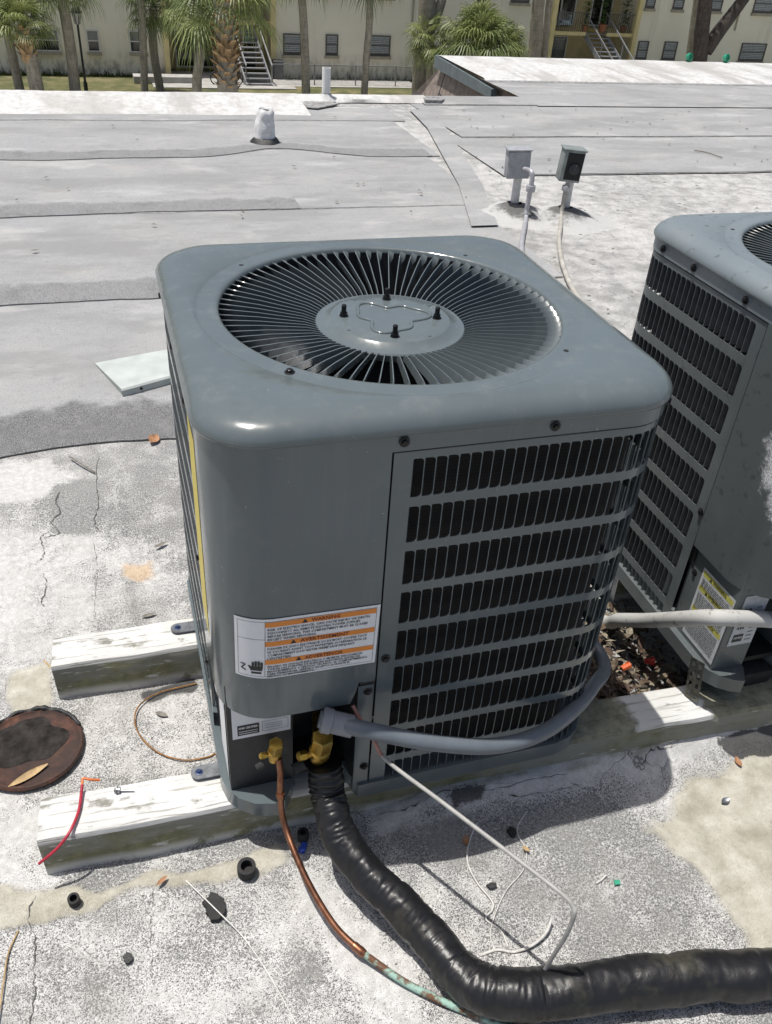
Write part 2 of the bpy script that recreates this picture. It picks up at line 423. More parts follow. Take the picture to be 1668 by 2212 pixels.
    yw = -b+.041; prof = [(-b+.010, -b+.195), (-b+.010, yw), (-.232, yw), (-.228, yw+.08), (-.135, yw+.10), (-.130, yw+.004), (-.128, -b+.001), (xs-.003, -b+.001)]
    m_ = len(prof)
    mb.put([(x, y, zp) for x, y in prof]+[(x, y, zq) for x, y in prof], [(i, i+1, m_+i+1, m_+i) for i in range(m_-1)])
    post = mb.build('corner_post', M_dark if first else pm, root)
    mb = MB(); rect(mb, -.131, .014, xs-.004, .29, lambda x, z: (x, -b-.0005, z)); mb.build('post_strip', pm, root)
    # ---- top cap
    N = 192; rr = []
    mb = MB(); NJ = 192; mb.put([(x, y, z) for bb, z in ((b+.0006, H-.0090), (b+.0006, H-.0050)) for x, y in rsq(bb, rc, NJ)], [(i, (i+1) % NJ, NJ+(i+1) % NJ, NJ+i) for i in range(NJ)]); mb.build('cap_joint', M_black, root)
    for bb, rad, z in ((b, rc, H-.0058), (b+.0024, rc+.002, H-.0056), (b+.0026, rc+.002, H+.0185), (b+.0030, rc+.003, H+.0200), (a-.0012, rc+.006, H+.0212), (a, rc+.008, H+.0235), (a+.0003, rc+.009, H+.0265),
                       (a-.0012, rc+.009, H+.0320), (a-.0050, rc+.008, H+.0385), (a-.0110, rc+.006, H+.0445), (a-.0190, rc+.002, H+.0490), (a-.0280, rc-.004, H+.0520), (a-.0370, rc-.010, H+.0540)):
        rr.append([(x, y, z) for x, y in rsq(bb, max(rad, .02), N)])
    rg = min(.3215, a-.0395); ro = rg-.040
    for r_, z in ((rg, H+.0555), (rg-.003, H+.0535), (rg-.008, H+.0525), (rg-.030, H+.0535), (ro+.004, H+.0530), (ro, H+.050), (ro-.001, H+.044)):
        rr.append([(r_*math.cos(2*PI*i/N), r_*math.sin(2*PI*i/N), z+dome*0) for i in range(N)])
    mb = MB(); mb.put([p for ring in rr for p in ring], [(j*N+i, j*N+(i+1) % N, (j+1)*N+(i+1) % N, (j+1)*N+i) for j in range(len(rr)-1) for i in range(N)])
    cap = mb.build('top_cap', pm if first else M_dusty_cap, root, 60)
    for sx, sy in ((-1, -1), (1, -1), (1, 1), (-1, 1)):
        s_ = .214*(rg/.3215)
        if (sx, sy) == (-1, -1): screw(cap, (sx*s_, sy*s_, H+.0525), (0, 0, 1), M_screw)
        else:
            mh = MB(); mh.lathe([(.0042, 0), (.0042, .0006)], (0, 0, 0), 12); mh.build('screw_hole', M_black, cap, None, loc=(sx*s_*1.0, sy*s_, H+.0528))
    # ---- fan guard: hub and radial slats
    rh = .126*(ro/.2815); zh = H+.022; zo = H+.051
    fg = empty('fan_guard', (0, 0, 0)); fg.parent = root
    mb = MB(); mb.lathe([(rh, -.012), (rh, -.002), (rh-.002, 0), (rh*.87, .0005), (rh*.80, .008), (rh*.775, .0095), (rh*.4, .0095), (.0001, .0095)], (0, 0, zh), 96, None, 0, True, False)
    hub = mb.build('hub_plate', pm, fg, 40)
    mb = MB(); loop = []
    for i in range(97):
        th = 2*PI*i/96; r_ = rh*(.43+.10*math.cos(3*th-.5)+.045*math.cos(6*th+.6)); loop.append((r_*math.cos(th), r_*math.sin(th), zh+.0095))
    mb.tube(loop, .0032, 8, 0, False); mb.build('embossed_rib', pm, hub, 60)
    for k in range(4):
        th = R(168-90*k); x, y = .078*math.cos(th), .078*math.sin(th)
        mb = MB(); mb.lathe([(.0076, 0), (.0076, .0012)], (0, 0, 0), 16); mb.lathe([(.0064, .0012), (.0064, .0066)], (0, 0, 0), 6); mb.lathe([(.0042, .0066), (.0042, .0185), (.0033, .0196)], (0, 0, 0), 10)
        mb.build('stud_bolt', M_screw, hub, 35, loc=(x, y, zh+.0095))
        th += R(38); mh = MB(); mh.lathe([(.003, 0), (.003, .001), (.001, .0014)], (0, 0, 0), 8); mh.build('rivet', pm, hub, 30, loc=(.092*math.cos(th), .092*math.sin(th), zh+.0095))
    ns_ = 80; mb = MB(); sec = []
    for r_, tilt, ch in ((rh-.004, 84, .007), (rh+.004, 83, .010), (rh+.02, 82, .0115), (.60*ro+.4*rh, 80, .0125), (.85*ro+.15*rh, 77, .0130), (ro-.022, 74, .0135), (ro-.010, 48, .0135), (ro-.002, 14, .0110), (ro+.003, 5, .009)):
        f_ = (r_-rh)/(ro-rh); z = zh-.002+(zo-.002-zh)*max(0, min(1, f_))**.55
        t_ = R(tilt); sec.append((r_, z, t_, ch))
    V = []
    for r_, z, t_, ch in sec:
        dy, dz = -math.cos(t_)*ch, -math.sin(t_)*ch; ny_, nz_ = math.sin(t_)*.0008, -math.cos(t_)*.0008
        V += [(r_, ny_, z+nz_+.0012), (r_, dy+ny_, z+dz+nz_), (r_, dy-ny_, z+dz-nz_), (r_, -ny_, z-nz_+.0012)]
    mb.put(V, [(4*i+j, 4*i+(j+1) % 4, 4*i+4+(j+1) % 4, 4*i+4+j) for i in range(len(sec)-1) for j in range(4)])
    slat_me = mb.mesh('slat', pm, 35)
    for k in range(ns_):
        o = add('slat', slat_me, fg); o.rotation_euler = (0, 0, 2*PI*k/ns_+R(2.0+random.uniform(-.25, .25)))
    # ---- what shows through the guard: orifice ring, fan, motor
    mb = MB(); mb.lathe([(ro+.001, H+.046), (ro-.004, H+.01), (ro-.006, H-.09), (ro+.01, H-.10)], (0, 0, 0), 96, None, 0, False, False); mb.build('fan_orifice', M_dark, root, 50)
    mb = MB(); mb.lathe([(.078, H-.19), (.08, H-.18), (.08, H-.03), (.07, H-.015), (.02, H-.01)], (0, 0, 0), 40); mb.build('motor', M_black, root, 40)
    for k in range(3):
        V = []; F_ = []; nr, nc = 6, 7
        for i in range(nr+1):
            r_ = .082+(ro-.022-.082)*i/nr
            for j in range(nc+1):
                f_ = j/nc-.5; th = R(120*k+258)+f_*(1.25-.45*i/nr); z = H-.10+f_*.095*(1-.25*i/nr)-.01*math.cos(f_*3)
                V.append((r_*math.cos(th), r_*math.sin(th), z))
        for i in range(nr):
            for j in range(nc): F_.append((i*(nc+1)+j, i*(nc+1)+j+1, (i+1)*(nc+1)+j+1, (i+1)*(nc+1)+j))
        mb = MB(); mb.put(V, F_); mb.build('fan_blade', M_fan, root, 60)
    # ---- screws round the skirt
    if first:
        for u in (0.012, .235, .45, .8): screw(root, P.p(u, H+.010, .004), P.at(u)[2:]+(0,), M_screw)
        for z in (.345, .082): screw(root, P.p(P.L-.012 if z < .2 else .012, z, .0008), (0, -1, 0), M_screw)
        screw(root, P.p(P.L-.014, .275, .0005), (0, -1, 0), M_screw)
        for f_ in (.12, .52, .86): screw(root, P.p(P.u_left+.53*f_, H+.010, .004), (-1, 0, 0), M_screw)
        for z in (.44, .20): screw(root, P.p(u_end-.008, z, .001), (-1, 0, 0), M_screw)
    else:
        for f_ in (.02, .26, .62): screw(root, P.p(P.u_left+2*P.q*f_, H+.008, .004), (-1, 0, 0), M_screw)
        for z in (.19, .02, .33): screw(root, P.p(u_end+(.02 if z < .3 else -.008), z, -.011 if z < .3 else .001), (-1, 0, 0), M_screw)
    return root, P, u_end, b, panel, post

UG = 'two condensers side by side on the timbers'
U1 = (0.0, 0.0, .10)
unit1, P1, ue1, b1, panel1, post1 = condenser(U1, 'clean slate grey condenser unit with orange and white warning label on its front', UG, .361, .743, 9, .7215, .0803, .0640,
                                M_paint, M_paint, True, (0.0, .62), 0)
U2 = (.968, -.012, .138)
unit2, P2, ue2, b2, panel2, post2 = condenser(U2, 'weathered slate grey condenser unit at right edge with white overspray and dusty louvred side', UG, .326, .748, 9, .728, .0832, .0640,
                                M_paint_old, M_sprayed, False, (1.30, 9.0), 0)

# ------------------------------------------------------------------ labels on the first unit
def lab_fn(lx, ly, off=.0036, P=P1):          # label space: metres from the label's lower left corner; wraps the corner
    c_, s_ = math.cos(R(-1.3)), math.sin(R(-1.3)); x = lx*c_-ly*s_; z = lx*s_+ly*c_
    return P.p(P.L-.229+x, .349+z, off)
LW, LH = .222, .123
mb = MB(); rect(mb, 0, 0, LW, LH, lambda x, y: lab_fn(x, y), 40); lab = mb.build('warning_label', M_white_lab, panel1, 60)
f2 = lambda x, y: lab_fn(x, y, .0040); f3 = lambda x, y: lab_fn(x, y, .0044)
XL, XR = .046, LW-.006
for k, y in enumerate((LH-.016, LH-.055, LH-.093)):
    mb = MB(); rect(mb, XL, y, XR, y+.0098, f2, 30); mb.build('orange_band', M_orange, lab, 60)
mb = MB(); frame(mb, .005, .004, LW-.005, LH-.005, .0005, f2, 40); rect(mb, XL-.0006, .004, XL, LH-.005, f2); rect(mb, .005, LH-.041, XL, LH-.0405, f2, 8)
T1 = ['RISK OF ELECTRIC SHOCK, CAN CAUSE INJURY OR DEATH.', 'DISCONNECT ALL REMOTE ELECTRIC POWER SUPPLIES', 'BEFORE SERVICING. THIS COMPARTMENT MUST BE CLOSED', 'EXCEPT WHEN SERVICING.']
T2 = ['DANGER DE CHOC \u00c9LECTRIQUE OU DE MORT. COUPEZ TOUT', 'LE COURANT AVANT TOUT ENTRETIEN OU R\u00c9PARATION. LE', 'COMPARTIMENT DOIT RESTER FERM\u00c9 SAUF PENDANT', "L'ENTRETIEN."]
T3 = ['PELIGRO DE CHOQUE EL\u00c9CTRICO O MUERTE. DESCONECTE', 'TODAS LAS FUENTES DE ENERG\u00cdA EL\u00c9CTRICA ANTES DE', 'MANTENIMIENTO O SERVICIO T\u00c9CNICO. EL COMPARTIMIENTO', 'DEBE PERMANECER CERRADO EXCEPTO DURANTE EL', 'SERVICIO DE MANTENIMIENTO.']
for T, y0 in ((T1, LH-.0228), (T2, LH-.0618), (T3, LH-.0992)):
    for i, s_ in enumerate(T): put_text(mb, s_, XL+.003, y0-i*.0067*(1 if len(T) == 4 else .78), .0061 if len(T) == 4 else .0052, f3, None if len(s_) < 30 else (.152 if len(T) == 4 else .150)*len(s_)/48, .00012)
mb.build('small_print', M_print, lab)
mb = MB()
for k, (s_, y) in enumerate((('WARNING', LH-.0142), ('AVERTISSEMENT', LH-.0532), ('ADVERTENCIA', LH-.0912))):
    put_text(mb, s_, .137, y, .0096, f3, (.044, .076, .060)[k], .0002, 0, True)
mb.build('band_lettering', M_redprint, lab)
for y, x in ((LH-.0148, .105), (LH-.0538, .088), (LH-.0918, .097)):
    mb = MB(); poly(mb, [(x-.0045, y), (x+.0045, y), (x, y+.0078)], f3); mb.build('warning_triangle', M_print, lab)
mb = MB()
# hand and lightning stroke
hx, hy = .033, .010
poly(mb, [(hx-.007, hy), (hx+.007, hy), (hx+.008, hy+.004), (hx-.008, hy+.004)], f3)
poly(mb, [(hx-.0085, hy+.0065), (hx+.0085, hy+.0065), (hx+.0100, hy+.015), (hx-.0095, hy+.015)], f3)
for i in range(4): rect(mb, hx-.0068+i*.0043, hy+.015, hx-.0032+i*.0043, hy+.0235+(.001, .003, .0035, .0015)[i], f3)
poly(mb, [(hx-.0085, hy+.008), (hx-.0125, hy+.016), (hx-.0103, hy+.0175), (hx-.0075, hy+.013)], f3)
mb.build('hand_symbol', M_print, lab); mb = MB()
for (xa, ya), (xb, yb) in (((.009, .0285), (.0165, .0275)), ((.0165, .0275), (.0105, .0190)), ((.0105, .0190), (.0175, .0150))):
    dx, dy = xb-xa, yb-ya; l_ = math.hypot(dx, dy); ox, oy = -dy/l_*.0011, dx/l_*.0011
    poly(mb, [(xa+ox, ya+oy), (xb+ox, yb+oy), (xb-ox, yb-oy), (xa-ox, ya-oy)], f3)
mb.build('lightning_symbol', M_print, lab)
# rating sticker under the panel
bi = b1-.010; yf1 = b1-.041
fs = lambda x, z, o=.0012: (x, -yf1-o, z-.036)
mb = MB(); rect(mb, -.335, .205, -.236, .296, fs); st = mb.build('rating_sticker', M_white_lab, post1)
mb = MB(); rect(mb, -.3265, .2125, -.2895, .2375, lambda x, z: fs(x, z, .0016), 1); mb.build('black_badge', M_print, st)
mb = MB(); put_text(mb, 'AHRI CERTIFIED', -.3245, .2285, .0068, lambda x, z: fs(x, z, .002), .033, .0002)
for i in range(2): rect(mb, -.3245, .2215-i*.005, -.2925, .2228-i*.005, lambda x, z: fs(x, z, .002))
mb.build('badge_lettering', M_white_lab, st)
mb = MB(); frame(mb, -.2845, .214, -.240, .238, .0006, lambda x, z: fs(x, z, .0016), 2)
for i in range(3): rect(mb, -.281, .2205+i*.005, -.250, .2212+i*.005, lambda x, z: fs(x, z, .0016))
mb.build('sticker_lines', M_print, st)
# stickers on the left side
mb = MB(); rect(mb, -.295, .045, -.205, .250, lambda y, z: (-bi-.0012, y, z)); mb.build('side_sticker', M_white_lab, post1)
mb = MB(); U_ = [ue1+.012, ue1+.098]; mb.put([P1.p(U_[0], .36, .0028), P1.p(U_[1], .36, .0028), P1.p(U_[1], .725, .0028), P1.p(U_[0], .725, .0028)], [(0, 1, 2, 3)])
mb.build('yellow_guide_sticker', M_yellow, panel1)

# ------------------------------------------------------------------ labels on the second unit
bj = b2-.010; yf2 = b2-.041
def f_u2(v, z, o=.0012): return (-bj-o, v, z)       # v is y, text reads towards -y
fu = lambda lx, lz: f_u2(-.165-lx, .045+lz); fu2 = lambda lx, lz: f_u2(-.165-lx, .045+lz, .0016); fu3 = lambda lx, lz: f_u2(-.165-lx, .045+lz, .002)
mb = MB(); rect(mb, 0, 0, .108, .178, fu); lb2 = mb.build('warning_label', M_oldlab, post2)
mb = MB()
for z in (.160, .124, .068): rect(mb, .004, z, .104, z+.0125, fu2)
mb.build('yellow_bands', M_olive, lb2)
mb = MB()
for s_, z in (('WARNING', .1625), ('ATTENTION', .1265), ('ADVERTENCIA', .0705)):
    put_text(mb, s_, .060, z, .0105, fu3, .045, .0002, 0, True); poly(mb, [(.026, z-.0005), (.034, z-.0005), (.030, z+.0075)], fu3)
for z0, n_ in ((.153, 6), (.117, 10), (.061, 12)):
    for i in range(n_):
        x = .007
        while x < .098:
            w_ = random.uniform(.003, .010); rect(mb, x, z0-i*.0044, min(x+w_, .1), z0-i*.0044+.0016, fu3); x += w_+.0016
mb.build('small_print', M_print, lb2)
fw = lambda x, z, o=.0012: (x, -yf2-o, z)
mb = MB(); rect(mb, -.293, .100, -.234, .235, fw); lb3 = mb.build('rating_sticker', M_oldlab, post2)
mb = MB(); rect(mb, -.286, .110, -.262, .131, lambda x, z: fw(x, z, .0016)); mb.build('black_badge', M_print, lb3)
mb = MB()
for i in range(9): rect(mb, -.256, .112+i*.011, random.uniform(-.245, -.238), .114+i*.011, lambda x, z: fw(x, z, .0016))
for i in range(4):
    for j in range(3): rect(mb, -.284+j*.006, .145+i*.016, -.280+j*.006, .145+i*.016+random.uniform(.005, .011), lambda x, z: fw(x, z, .0016))
mb.build('sticker_lines', M_print, lb3)
mb = MB(); put_text(mb, 'AHRI', -.2845, .119, .0085, lambda x, z: fw(x, z, .002), .020, .0003); mb.build('badge_lettering', M_oldlab, lb3)
# ================================================================== the roof we stand on
def roof_mat(name, far):
    t = NT(name); o = t.gco()
    g1 = t.noise(520, 2, .6, v=o); g2 = t.noise(230, 3, .65, v=o); big = t.noise(2.1, 6, .6, v=o); mid = t.noise(11, 5, .62, v=o)
    st = t.noise(1.0, 5, .6, v=t.mapping(o, (1.2, 9, 1)))
    if far:
        sp = t.math('ADD', t.math('MULTIPLY', g1, .6), t.math('MULTIPLY', g2, .4))
        c = t.ramp(sp, [(.34, (.15, .152, .154)), (.5, (.285, .289, .293)), (.66, (.43, .434, .438))])
        c = t.mix(t.math('MULTIPLY', t.smooth(big, .45, .72), .42), c, (.38, .37, .34))
        c = t.mix(t.math('MULTIPLY', t.smooth(st, .48, .72), .45), c, (.28, .285, .29))
        c = t.mix(t.math('MULTIPLY', t.smooth(t.noise(26, 5, .7, v=o), .52, .70), .5), c, (.21, .21, .205))
        c = t.mix(t.math('MULTIPLY', t.smooth(t.noise(.9, 6, .7, v=t.mapping(o, (1, 2.5, 1))), .44, .62), .7), c, (.215, .217, .214))
        c = t.mix(t.math('MULTIPLY', t.smooth(t.noise(1.6, 6, .65, v=t.mapping(o, (1, 2, 1), (0, 0, 0), (7, 3, 0))), .52, .70), .55), c, (.43, .43, .423))
        c = t.mix(t.math('MULTIPLY', t.smooth(t.noise(75, 4, .6, v=o), .69, .73), .8), c, (.10, .10, .10))
        t.set(Base_Color=c, Roughness=.9); t.bump(g1, .35, .002, t.bump(mid, .35, .012)); return t.mat
    A = t.attr('m1'); B = t.attr('m2'); mr, mg, mb_ = t.sep(A.outputs['Vector']); br, bg, bb = t.sep(B.outputs['Vector'])
    sp = t.math('ADD', t.math('MULTIPLY', g1, .55), t.math('MULTIPLY', g2, .45))
    grey = t.ramp(sp, [(.34, (.045, .045, .045)), (.44, (.13, .131, .13)), (.53, (.25, .249, .243)), (.66, (.50, .495, .48))])
    grey = t.mix(t.math('MULTIPLY', t.smooth(big, .4, .7), .35), grey, (.33, .325, .31))
    # white coating worn through
    w = t.math('ADD', t.math('ADD', mr, t.math('MULTIPLY_ADD', mid, .9, -.45)), t.math('MULTIPLY_ADD', sp, 2.2, -1.1))
    wf = t.smooth(w, .38, .60)
    wc = t.ramp(t.noise(60, 4, .6, v=o), [(.3, (.46, .455, .44)), (.7, (.66, .655, .64))])
    wc = t.mix(t.math('MULTIPLY', t.smooth(g1, .62, .50), .30), wc, (.16, .16, .155))
    c = t.mix(wf, grey, wc)
    gm = t.smooth(t.noise(4.5, 6, .72, v=o), .46, .68); c = t.mix(t.math('MULTIPLY', gm, .34), c, (.22, .213, .19))
    # cream elastomeric patching
    cr_ = t.math('ADD', mg, t.math('MULTIPLY_ADD', mid, .8, -.4)); cfac = t.smooth(t.math('ADD', cr_, t.math('MULTIPLY_ADD', sp, .9, -.45)), .26, .72)
    cc = t.ramp(t.noise(22, 6, .65, v=o), [(.3, (.33, .31, .25)), (.5, (.44, .42, .355)), (.72, (.53, .515, .455))])
    cc = t.mix(t.math('MULTIPLY', t.smooth(g2, .54, .68), .55), cc, (.27, .25, .20))
    cc = t.mix(t.math('MULTIPLY', t.smooth(t.noise(6, 6, .72, v=o), .48, .66), .5), cc, (.27, .25, .19))
    c = t.mix(cfac, c, cc)
    # soot, tar and other darkened patches
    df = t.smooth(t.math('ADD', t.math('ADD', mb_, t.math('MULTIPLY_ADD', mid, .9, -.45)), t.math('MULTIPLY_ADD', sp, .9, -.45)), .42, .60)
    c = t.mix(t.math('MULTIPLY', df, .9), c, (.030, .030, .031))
    # moss and rust washes
    c = t.mix(t.math('MULTIPLY', t.smooth(t.math('ADD', br, t.math('MULTIPLY_ADD', mid, .8, -.4)), .35, .7), .6), c, (.13, .135, .07))
    c = t.mix(t.math('MULTIPLY', t.smooth(t.math('ADD', bg, t.math('MULTIPLY_ADD', mid, .8, -.4)), .35, .7), .55), c, (.55, .36, .17))
    # cracks
    vv = t.n.new('ShaderNodeVectorMath'); vv.operation = 'ADD'; t.l.new(o, vv.inputs[0]); t.l.new(t.mapping(t.noise(9, 4, v=o, color=True), (.12, .12, .12)), vv.inputs[1])
    e = t.vor(7, v=vv.outputs[0], feature='DISTANCE_TO_EDGE'); cr2 = t.math('MULTIPLY', t.smooth(e, .010, .002), t.math('MULTIPLY', bb, t.smooth(t.noise(3.1, 3, v=o), .5, .58)))
    c = t.mix(t.math('MULTIPLY', cr2, .8), c, (.05, .05, .05))
    t.set(Base_Color=c, Roughness=.88)
    h = t.math('ADD', t.math('MULTIPLY', sp, .55), t.math('ADD', t.math('MULTIPLY', wf, .35), t.math('SUBTRACT', t.math('MULTIPLY', cfac, .45), cr2)))
    t.bump(h, .55, .004, t.bump(mid, .4, .012)); return t.mat
M_roof = roof_mat('granule_roof_worn', False); M_sheet = roof_mat('granule_roof_sheet', True)
def band_mat(dk):
    t = NT('lap_band_granules'); o = t.gco(); ea = t.attr('edge').outputs['Fac']; g1 = t.noise(380, 2, .6, v=o); mid = t.noise(9, 5, .65, v=o)
    c = t.ramp(g1, [(.36, (.04, .041, .042)), (.5, (.125, .127, .128)), (.64, (.29, .293, .295))] if dk else [(.36, (.09, .091, .092)), (.5, (.20, .203, .205)), (.64, (.33, .333, .336))])
    bf = t.smooth(t.math('ADD', ea, t.math('ADD', t.math('MULTIPLY_ADD', mid, .9, -.45), t.math('MULTIPLY_ADD', g1, .5, -.25))), .02, .26)
    c = t.mix(t.math('MULTIPLY', t.smooth(t.noise(22, 5, .7, v=o), .50, .68), .5), c, (.22, .22, .217)); c = t.mix(t.math('MULTIPLY', t.smooth(t.noise(5, 6, .7, v=o), .50, .68), .5), c, (.12, .12, .118))
    c = t.mix(bf, t.ramp(g1, [(.34, (.17, .172, .174)), (.5, (.295, .299, .303)), (.66, (.42, .424, .428))]), c)
    t.set(Base_Color=c, Roughness=.92); t.bump(g1, .4, .003); return t.mat
M_band = band_mat(True); M_band2 = band_mat(False)
def coat_mat():
    t = NT('white_roof_coating'); o = t.gco(); a_ = t.noise(2.6, 6, .65, v=o); b_ = t.noise(20, 5, .65, v=o)
    s_ = t.noise(1.0, 6, .65, v=t.mapping(o, (2.6, .55, 2), (0, 0, R(35))))
    c = t.ramp(b_, [(.3, (.40, .395, .38)), (.6, (.58, .58, .572))])
    c = t.mix(t.math('MULTIPLY', t.smooth(t.noise(1.1, 6, .7, v=o), .47, .63), .55), c, (.33, .315, .285))
    c = t.mix(t.math('MULTIPLY', t.smooth(s_, .49, .62), .8), c, (.34, .33, .31)); c = t.mix(t.math('MULTIPLY', t.smooth(a_, .56, .7), .5), c, (.45, .45, .45))
    t.set(Base_Color=c, Roughness=.7); t.bump(b_, .5, .01); return t.mat
M_coat = coat_mat()
M_tar = simple('roof_tar', (.018, .018, .019), .55, 0, .4, 40, .6, .004)
M_bitumen = simple('grey_bitumen', (.23, .23, .226), .8, 0, .4, 30, .6, .004)

def axis(lo, d0, d1, hi, step, grow=1.18):
    out = list(np.arange(d0, d1+step/2, step)); s_ = step; p = d1
    while p < hi: s_ *= grow; p = min(hi, p+s_); out.append(p)
    s_ = step; p = d0
    while p > lo: s_ *= grow; p = max(lo, p-s_); out.insert(0, p)
    return np.array(out)
gx = axis(-12, -1.0, 1.15, 20, .012); gy = axis(-8, -.95, 1.2, 6.5, .012)
X, Y = np.meshgrid(gx, gy)
def mask(pts, soft=.03, wob=.03, seed=1):
    """1 inside the outline, fading over soft; outline in metres, edge wobbled with noise"""
    px = X+(fbm(X, Y, 14, 4, seed)-.5)*2*wob; py = Y+(fbm(X, Y, 14, 4, seed+50)-.5)*2*wob
    n = len(pts); ins = np.zeros_like(X, bool); dm = np.full(X.shape, 9.0)
    for i in range(n):
        x0, y0 = pts[i][:2]; x1, y1 = pts[(i+1) % n][:2]
        cond = ((y0 > py) != (y1 > py)); xi = (x1-x0)*(py-y0)/((y1-y0) if abs(y1-y0) > 1e-9 else 1e-9)+x0; ins ^= cond & (px < xi)
        dx, dy = x1-x0, y1-y0; tt = np.clip(((px-x0)*dx+(py-y0)*dy)/(dx*dx+dy*dy+1e-12), 0, 1)
        dm = np.minimum(dm, np.hypot(px-x0-tt*dx, py-y0-tt*dy))
    sd = np.where(ins, dm, -dm); return np.clip(.5+sd/(2*soft), 0, 1)
n1 = fbm(X, Y, 2.3, 4, 3)
white = .52+.25*(n1-.5); cream = np.zeros_like(X); dark = np.zeros_like(X); moss = np.zeros_like(X); rust = np.zeros_like(X); crack = np.full_like(X, .15)
def lift(arr, m, v): return arr*(1-m)+v*m
white = lift(white, np.clip((X-.55)/.3, 0, 1)*np.clip((Y-.2)/.3, 0, 1), .58+.35*(fbm(X, Y, 1.7, 5, 77)-.5))                 # pale coat behind and right of the units
crack = lift(crack, np.clip((X-.55)/.3, 0, 1)*np.clip((Y-.3)/.3, 0, 1), .8)
white = lift(white, mask([(-0.5428, 1.1616, 0.0000), (-0.2816, 1.1398, 0.0000), (-0.3523, 0.3087, -0.0000), (-0.5658, 0.3579, 0.0000)], .05, .05, 5), 0.44)
white = lift(white, mask([(-1.0871, 1.1599, 0.0000), (-0.7120, 1.0984, 0.0000), (-0.6197, 0.9887, 0.0000), (-0.6835, 0.9395, 0.0000), (-0.7450, 0.9043, 0.0000), (-1.0521, 0.8888, 0.0000)], .02, .05, 6), 0.97)
white = lift(white, mask([(-1.0492, 0.8663, 0.0000), (-0.6453, 0.7153, 0.0000), (-0.5686, 0.6777, 0.0000), (-0.5639, 0.4263, 0.0000), (-0.6149, 0.2266, 0.0000), (-0.9627, 0.1962, 0.0000)], .05, .06, 7), 0.72)
white = lift(white, mask([(-0.6837, 0.9518, 0.0000), (-0.5554, 0.9503, 0.0000), (-0.5681, 0.6987, 0.0000), (-0.6690, 0.7311, 0.0000)], .02, .03, 8), 0.10)
white = lift(white, mask([(-0.5449, 0.6725, 0.0000), (-0.4228, 0.6044, 0.0000), (-0.3519, 0.4701, 0.0000), (-0.4423, 0.3464, 0.0000), (-0.5488, 0.3880, 0.0000)], .04, .05, 30), 0.62)
white = lift(white, mask([(-0.6165, 0.0722, -0.0000), (-0.3529, 0.0767, 0.0000), (-0.3505, -0.1312, 0.0000), (-0.6185, -0.1102, 0.0000)], .04, .04, 9), 0.62)
white = lift(white, mask([(-0.9319, -0.0424, 0.0000), (-0.6828, -0.1052, 0.0000), (-0.6750, -0.3178, 0.0000), (-0.9005, -0.2853, 0.0000)], .03, .05, 10), 0.78)
white = lift(white, mask([(-0.2825, -0.4204, 0.0000), (-0.2063, -0.4217, 0.0000), (-0.0877, -0.6258, 0.0000), (-0.0725, -0.7624, 0.0000), (-0.1835, -0.7320, 0.0000), (-0.2446, -0.5517, 0.0000)], .03, .03, 11), 0.82)
white = lift(white, mask([(-0.0893, -0.3158, 0.0000), (0.2116, -0.3250, 0.0000), (0.5304, -0.3325, -0.0000), (0.8509, -0.3268, 0.0000), (0.8252, -0.3606, 0.0000), (0.5529, -0.3872, 0.0000), (0.1894, -0.3759, 0.0000), (-0.0788, -0.3763, 0.0000)], .012, .02, 12), 0.88)
white = lift(white, mask([(-0.0476, -0.3945, 0.0000), (0.2501, -0.4186, 0.0000), (0.3957, -0.4339, 0.0000), (0.4263, -0.5062, 0.0000), (0.2364, -0.4880, 0.0000), (-0.0317, -0.4577, 0.0000)], .03, .04, 13), 0.22)
white = lift(white, mask([(0.3024, -0.4743, 0.0000), (0.4103, -0.5330, 0.0000), (0.4605, -0.6429, 0.0000), (0.4423, -0.7266, 0.0000), (0.2317, -0.6788, 0.0000), (0.1239, -0.5267, 0.0000)], .05, .05, 14), 0.40)
white = lift(white, mask([(-0.8926, -0.3466, 0.0000), (-0.5609, -0.4008, 0.0000), (-0.3144, -0.4121, 0.0000), (-0.2681, -0.5124, 0.0000), (-0.2661, -0.7094, 0.0000), (-0.8670, -0.5447, 0.0000)], .04, .05, 15), 0.56)
white = lift(white, mask([(-0.3916, 0.3009, 0.0000), (-0.3451, 0.3241, 0.0000), (-0.3612, 0.1366, -0.0000), (-0.4078, 0.1330, -0.0000)], .03, .03, 16), 0.40)
cream = np.maximum(cream, mask([(0.5367, -0.4473, 0.0000), (0.8168, -0.3716, 0.0000), (0.9520, -0.4051, 0.0000), (0.5854, -0.8384, 0.0000), (0.4859, -0.7715, 0.0000), (0.4781, -0.6750, 0.0000), (0.4607, -0.5662, 0.0000), (0.4139, -0.4926, 0.0000)], .025, .045, 17)*.95)
cream = np.maximum(cream, mask([(-0.6898, -0.3363, 0.0000), (-0.5750, -0.3664, 0.0000), (-0.4223, -0.3560, 0.0000), (-0.2602, -0.3497, 0.0000), (-0.2512, -0.3910, 0.0000), (-0.3121, -0.3988, 0.0000), (-0.4340, -0.3881, 0.0000), (-0.5522, -0.3786, 0.0000), (-0.6142, -0.4080, 0.0000), (-0.7030, -0.3969, 0.0000), (-0.8894, -0.3717, 0.0000), (-0.9053, -0.2486, 0.0000)], .010, .02, 18)*.95)
cream = np.maximum(cream, mask([(-0.7606, 0.2029, 0.0000), (-0.6694, 0.2246, 0.0000), (-0.6587, 0.1024, 0.0000), (-0.7367, 0.0819, 0.0000), (-0.7645, 0.0952, 0.0000)], .015, .03, 19)*.9)
dark = np.maximum(dark, mask([(-0.4910, 0.0932, 0.0000), (-0.3703, 0.1023, 0.0000), (-0.3628, 0.0622, 0.0000), (-0.4741, 0.0549, -0.0000)], .015, .02, 20)*.85)  # darker strip along the front foot of the short timber
